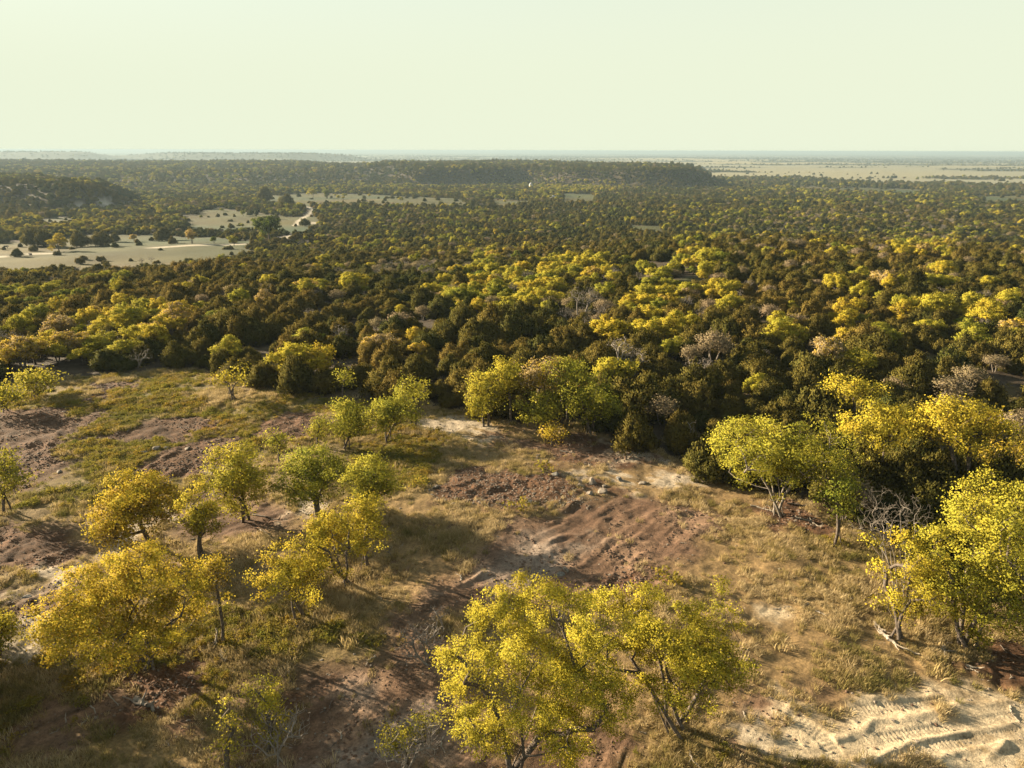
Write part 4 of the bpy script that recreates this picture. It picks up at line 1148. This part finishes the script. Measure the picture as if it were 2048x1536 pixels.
bare('grey dead brush heap left of the billowing yellow oak', (860, 1330), (775, 1250, 910, 1350), 403, 420, .05, M_TWIG, tip=.009, stems=5)
bare('grey dead snag behind the dead brush heap', (878, 1262), (850, 1195, 905, 1262), 404, 90, .05, M_TWIG, stems=2, lobes=5, tip=.009)
bare('grey leafless scrub in the bottom corner of the dirt path', (815, 1550), (740, 1440, 900, 1540), 405, 300, .045, M_TWIG, stems=4, tip=.008)
bare('leafless scrub in the shade beside the sapling at the bottom', (560, 1530), (480, 1400, 650, 1530), 406, 200, .045, M_TWIG, stems=3, tip=.008)
bare('leaning dead grey tree at the wood edge behind the bank', (278, 738), (250, 690, 312, 735), 407, 120, .09, M_PALE)
bare('pale dead sapling leaning at the shaded wood edge', (1378, 905), (1362, 830, 1400, 890), 408, 60, .08, M_PALE, stems=2, lobes=5)
bare('white dead tree poking out of the junipers behind the tall pale grove', (1238, 735), (1208, 668, 1275, 712), 409, 140, .09, M_PALE, lift=1.5, tip=.014)
bare('grey bare tree in the woods right of the yellow clump', (1168, 635), (1125, 570, 1215, 615), 410, 240, .1, lift=1.5, tip=.016)
bare('bare sapling beside the yellow sapling on the grassy bank', (462, 800), (430, 725, 470, 780), 411, 60, .05, stems=2, lobes=5)
bare('small bare bush in front of the shaded wood behind the middle pair', (770, 800), (748, 762, 796, 800), 412, 100, .04, lobes=5)

# ------------------------------------------------------------------ small far things
for i, (u, v, sc) in enumerate([(1700, 965, .8), (1745, 988, .85), (1795, 992, .8), (1842, 985, .9), (1890, 1005, .85), (1935, 1020, .8), (1985, 1012, .85), (1820, 950, .8)]):
    x, y = px(u, v); cr, tk = JUN[i % 6]
    put_tree('juniper_tree', f'dark juniper under the domed gold oaks, {nth(i)} from the left' if i < 7 else 'dark juniper between the two domed gold oaks', 'tree', 'junipers under the domed gold oaks', x, y, float(ground_z(x, y)[0]) - .1, i * 1.3, sc, cr, tk, .4)

def far_tree(label, base, w_px, proto, tint, name, cat='tree'):
    x, y = px(*base); z = float(ground_z(x, y)[0]); t = math.hypot(x, y)
    wid = w_px * t * 1.05 / FPX; me = proto[0]; ww = max(v.co.x for v in me.vertices) - min(v.co.x for v in me.vertices)
    return put_tree(name, label, cat, 'trees standing in the pasture', x, y, z, tint * 9, wid / ww, me, proto[1], tint)
far_tree('lone golden oak beside the pasture road', (118, 503), 34, OAK[0], .78, 'oak_tree')
far_tree('dark juniper right of the lone golden oak', (163, 494), 32, JUN[0], .45, 'juniper_tree')
far_tree('second dark juniper right of the lone golden oak', (205, 492), 34, JUN[1], .5, 'juniper_tree')
far_tree('small dark juniper between the road and the pasture trees', (230, 484), 20, JUN[2], .4, 'juniper_tree')
far_tree('round dark juniper alone in the mid pasture', (325, 482), 30, JUN[3], .45, 'juniper_tree')
far_tree('grey-brown oak on pale trunks near the pasture road', (385, 487), 32, OAK[2], .97, 'oak_tree')
far_tree('dark juniper clump left of the lone golden oak', (70, 492), 40, JUN[4], .4, 'juniper_tree')
far_tree('dark juniper touching the left side of the golden oak', (90, 494), 34, JUN[5], .4, 'juniper_tree')
far_tree('small tree on a pale stem in the pasture', (268, 483), 18, OAK[3], .95, 'oak_tree')
far_tree('tall dark green broadleaf beyond the pasture road', (540, 484), 54, OAK[1], .10, 'oak_tree')
far_tree('small yellow-green tree at the end of the pasture road', (468, 492), 24, OAK[4], .5, 'oak_tree')
far_tree('small bluish green tree left of the road end', (428, 487), 18, OAK[3], .2, 'oak_tree')
far_tree('dark juniper at the corner of the upper pasture', (575, 412), 30, JUN[1], .4, 'juniper_tree')
far_tree('wide dark juniper in the upper pasture', (530, 403), 34, JUN[2], .4, 'juniper_tree')
far_tree('dark juniper by the bend of the white track', (610, 452), 20, JUN[4], .3, 'juniper_tree')
far_tree('round green tree standing at the upper pasture edge', (655, 397), 22, OAK[2], .3, 'oak_tree')
far_tree('pale yellow oak at the left of the upper pasture', (625, 396), 22, OAK[4], .66, 'oak_tree')

M_COW = rough_material("cow_hide", (.018, .015, .013), (.035, .028, .024), 4)
def cow(label, p, rot):
    x, y = px(*p); z = float(ground_z(x, y)[0])
    nodes = [((0, 0, 1.05), .34), ((.55, 0, 1.08), .33), ((-.55, 0, 1.08), .32), ((.95, 0, 1.2), .2), ((1.2, 0, 1.15), .16), ((1.45, 0, .95), .10)]
    par = [-1, 0, 0, 1, 3, 4]
    for sx in (.55, -.6):
        for sy in (-.2, .2):
            k = len(nodes); nodes += [((sx, sy, .75), .13), ((sx + (.05 if sx > 0 else -.08), sy, .4), .075), ((sx, sy, .03), .06)]; par += [1 if sx > 0 else 2, k, k + 1]
    nodes += [((-.92, 0, 1.05), .05), ((-1.0, 0, .6), .035)]; par += [2, len(nodes) - 2]
    v, f = tubes(np.array([q[0] for q in nodes]), np.array(par), np.array([q[1] for q in nodes]), lambda s: np.full(len(s), 7))
    e = link('cow', mesh_from('cow', v, [f], [M_COW], smooth=True), loc=(x, y, z)); e.rotation_euler = (0, 0, rot)
    return describe(e, label, 'cow', 'cattle in the pasture')
cow('dark cow standing beyond the pasture road at the left edge', (12, 497), .3)
cow('dark cow between the pasture road and the woods', (62, 513), 2.6)

M_WHITE = rough_material("white_siding", (.52, .50, .46), (.60, .58, .54), 1.5, .05)
M_ROOF = rough_material("grey_roofing", (.25, .24, .23), (.36, .35, .34), 2, .1)
M_PANE = rough_material("dark_window_glass", (.02, .022, .025), (.03, .034, .04), 1, 0)
def house(label, p, w, dpt, h, rot, roof=.35):
    x, y = px(*p); z = float(ground_z(x, y)[0]) - .3
    e = link('house', None, loc=(x, y, z)); e.rotation_euler = (0, 0, rot); describe(e, label, 'house', 'white buildings in the valley')
    a, b = w / 2, dpt / 2; r = h + w * roof
    v = [(-a, -b, 0), (a, -b, 0), (a, b, 0), (-a, b, 0), (-a, -b, h), (a, -b, h), (a, b, h), (-a, b, h), (0, -b, r), (0, b, r)]
    link('wall', mesh_from('wall', v, [np.array([[0, 1, 5, 4], [1, 2, 6, 5], [2, 3, 7, 6], [3, 0, 4, 7]]), np.array([[4, 5, 8], [6, 7, 9]])], [M_WHITE]), e)
    o = .4; v = [(-a - o, -b - o, h - .2), (0, -b - o, r + .12), (0, b + o, r + .12), (-a - o, b + o, h - .2), (a + o, -b - o, h - .2), (a + o, b + o, h - .2)]
    ro = link('roof', mesh_from('roof', v, [np.array([[0, 1, 2, 3], [1, 4, 5, 2]])], [M_ROOF]), e); ro.modifiers.new('thickness', 'SOLIDIFY').thickness = .18
    for sx in (-.5, .5):
        for k in range(max(1, int(h / 3))):
            c = (sx * a, -b - .03, 1.6 + 3 * k); ww, hh = .55, .7
            v = [(c[0] - ww, c[1], c[2] - hh), (c[0] + ww, c[1], c[2] - hh), (c[0] + ww, c[1], c[2] + hh), (c[0] - ww, c[1], c[2] + hh)]
            wd = link('window', mesh_from('window', v, [np.array([[0, 1, 2, 3]])], [M_PANE]), e); wd.modifiers.new('thickness', 'SOLIDIFY').thickness = .06
house('tall narrow white house among trees under the dark mesa', (1062, 378), 4.5, 6, 7.5, .2, .5)
house('low white shed left of the green field', (1105, 398), 5, 7, 2.6, .6)
house('low white barn nearest the green field', (1118, 399), 4, 6, 2.5, -.3)

# ------------------------------------------------------------------ hazy air
def haze():
    import bmesh
    bm = bmesh.new(); bmesh.ops.create_cube(bm, size=1.0)
    for v in bm.verts: v.co = Vector((v.co.x * 70000, v.co.y * 70000, -75 + (v.co.z + .5) * 98.5))
    me = bpy.data.meshes.new("haze"); bm.to_mesh(me); bm.free()
    m, n, l = new_mat("haze_air"); out = n.new('ShaderNodeOutputMaterial'); vp = n.new('ShaderNodeVolumePrincipled')
    vp.inputs['Color'].default_value = (.275, .36, .41, 1); vp.inputs['Density'].default_value = .00015; vp.inputs['Anisotropy'].default_value = .1
    l.new(vp.outputs[0], out.inputs['Volume']); me.materials.append(m)
    return describe(link("haze", me), 'thin pale haze lying over the far plain', None, None, 'stuff')
haze()

print('triangles', sum(len(m.loops) - 2 * len(m.polygons) for m in bpy.data.meshes if m.users))
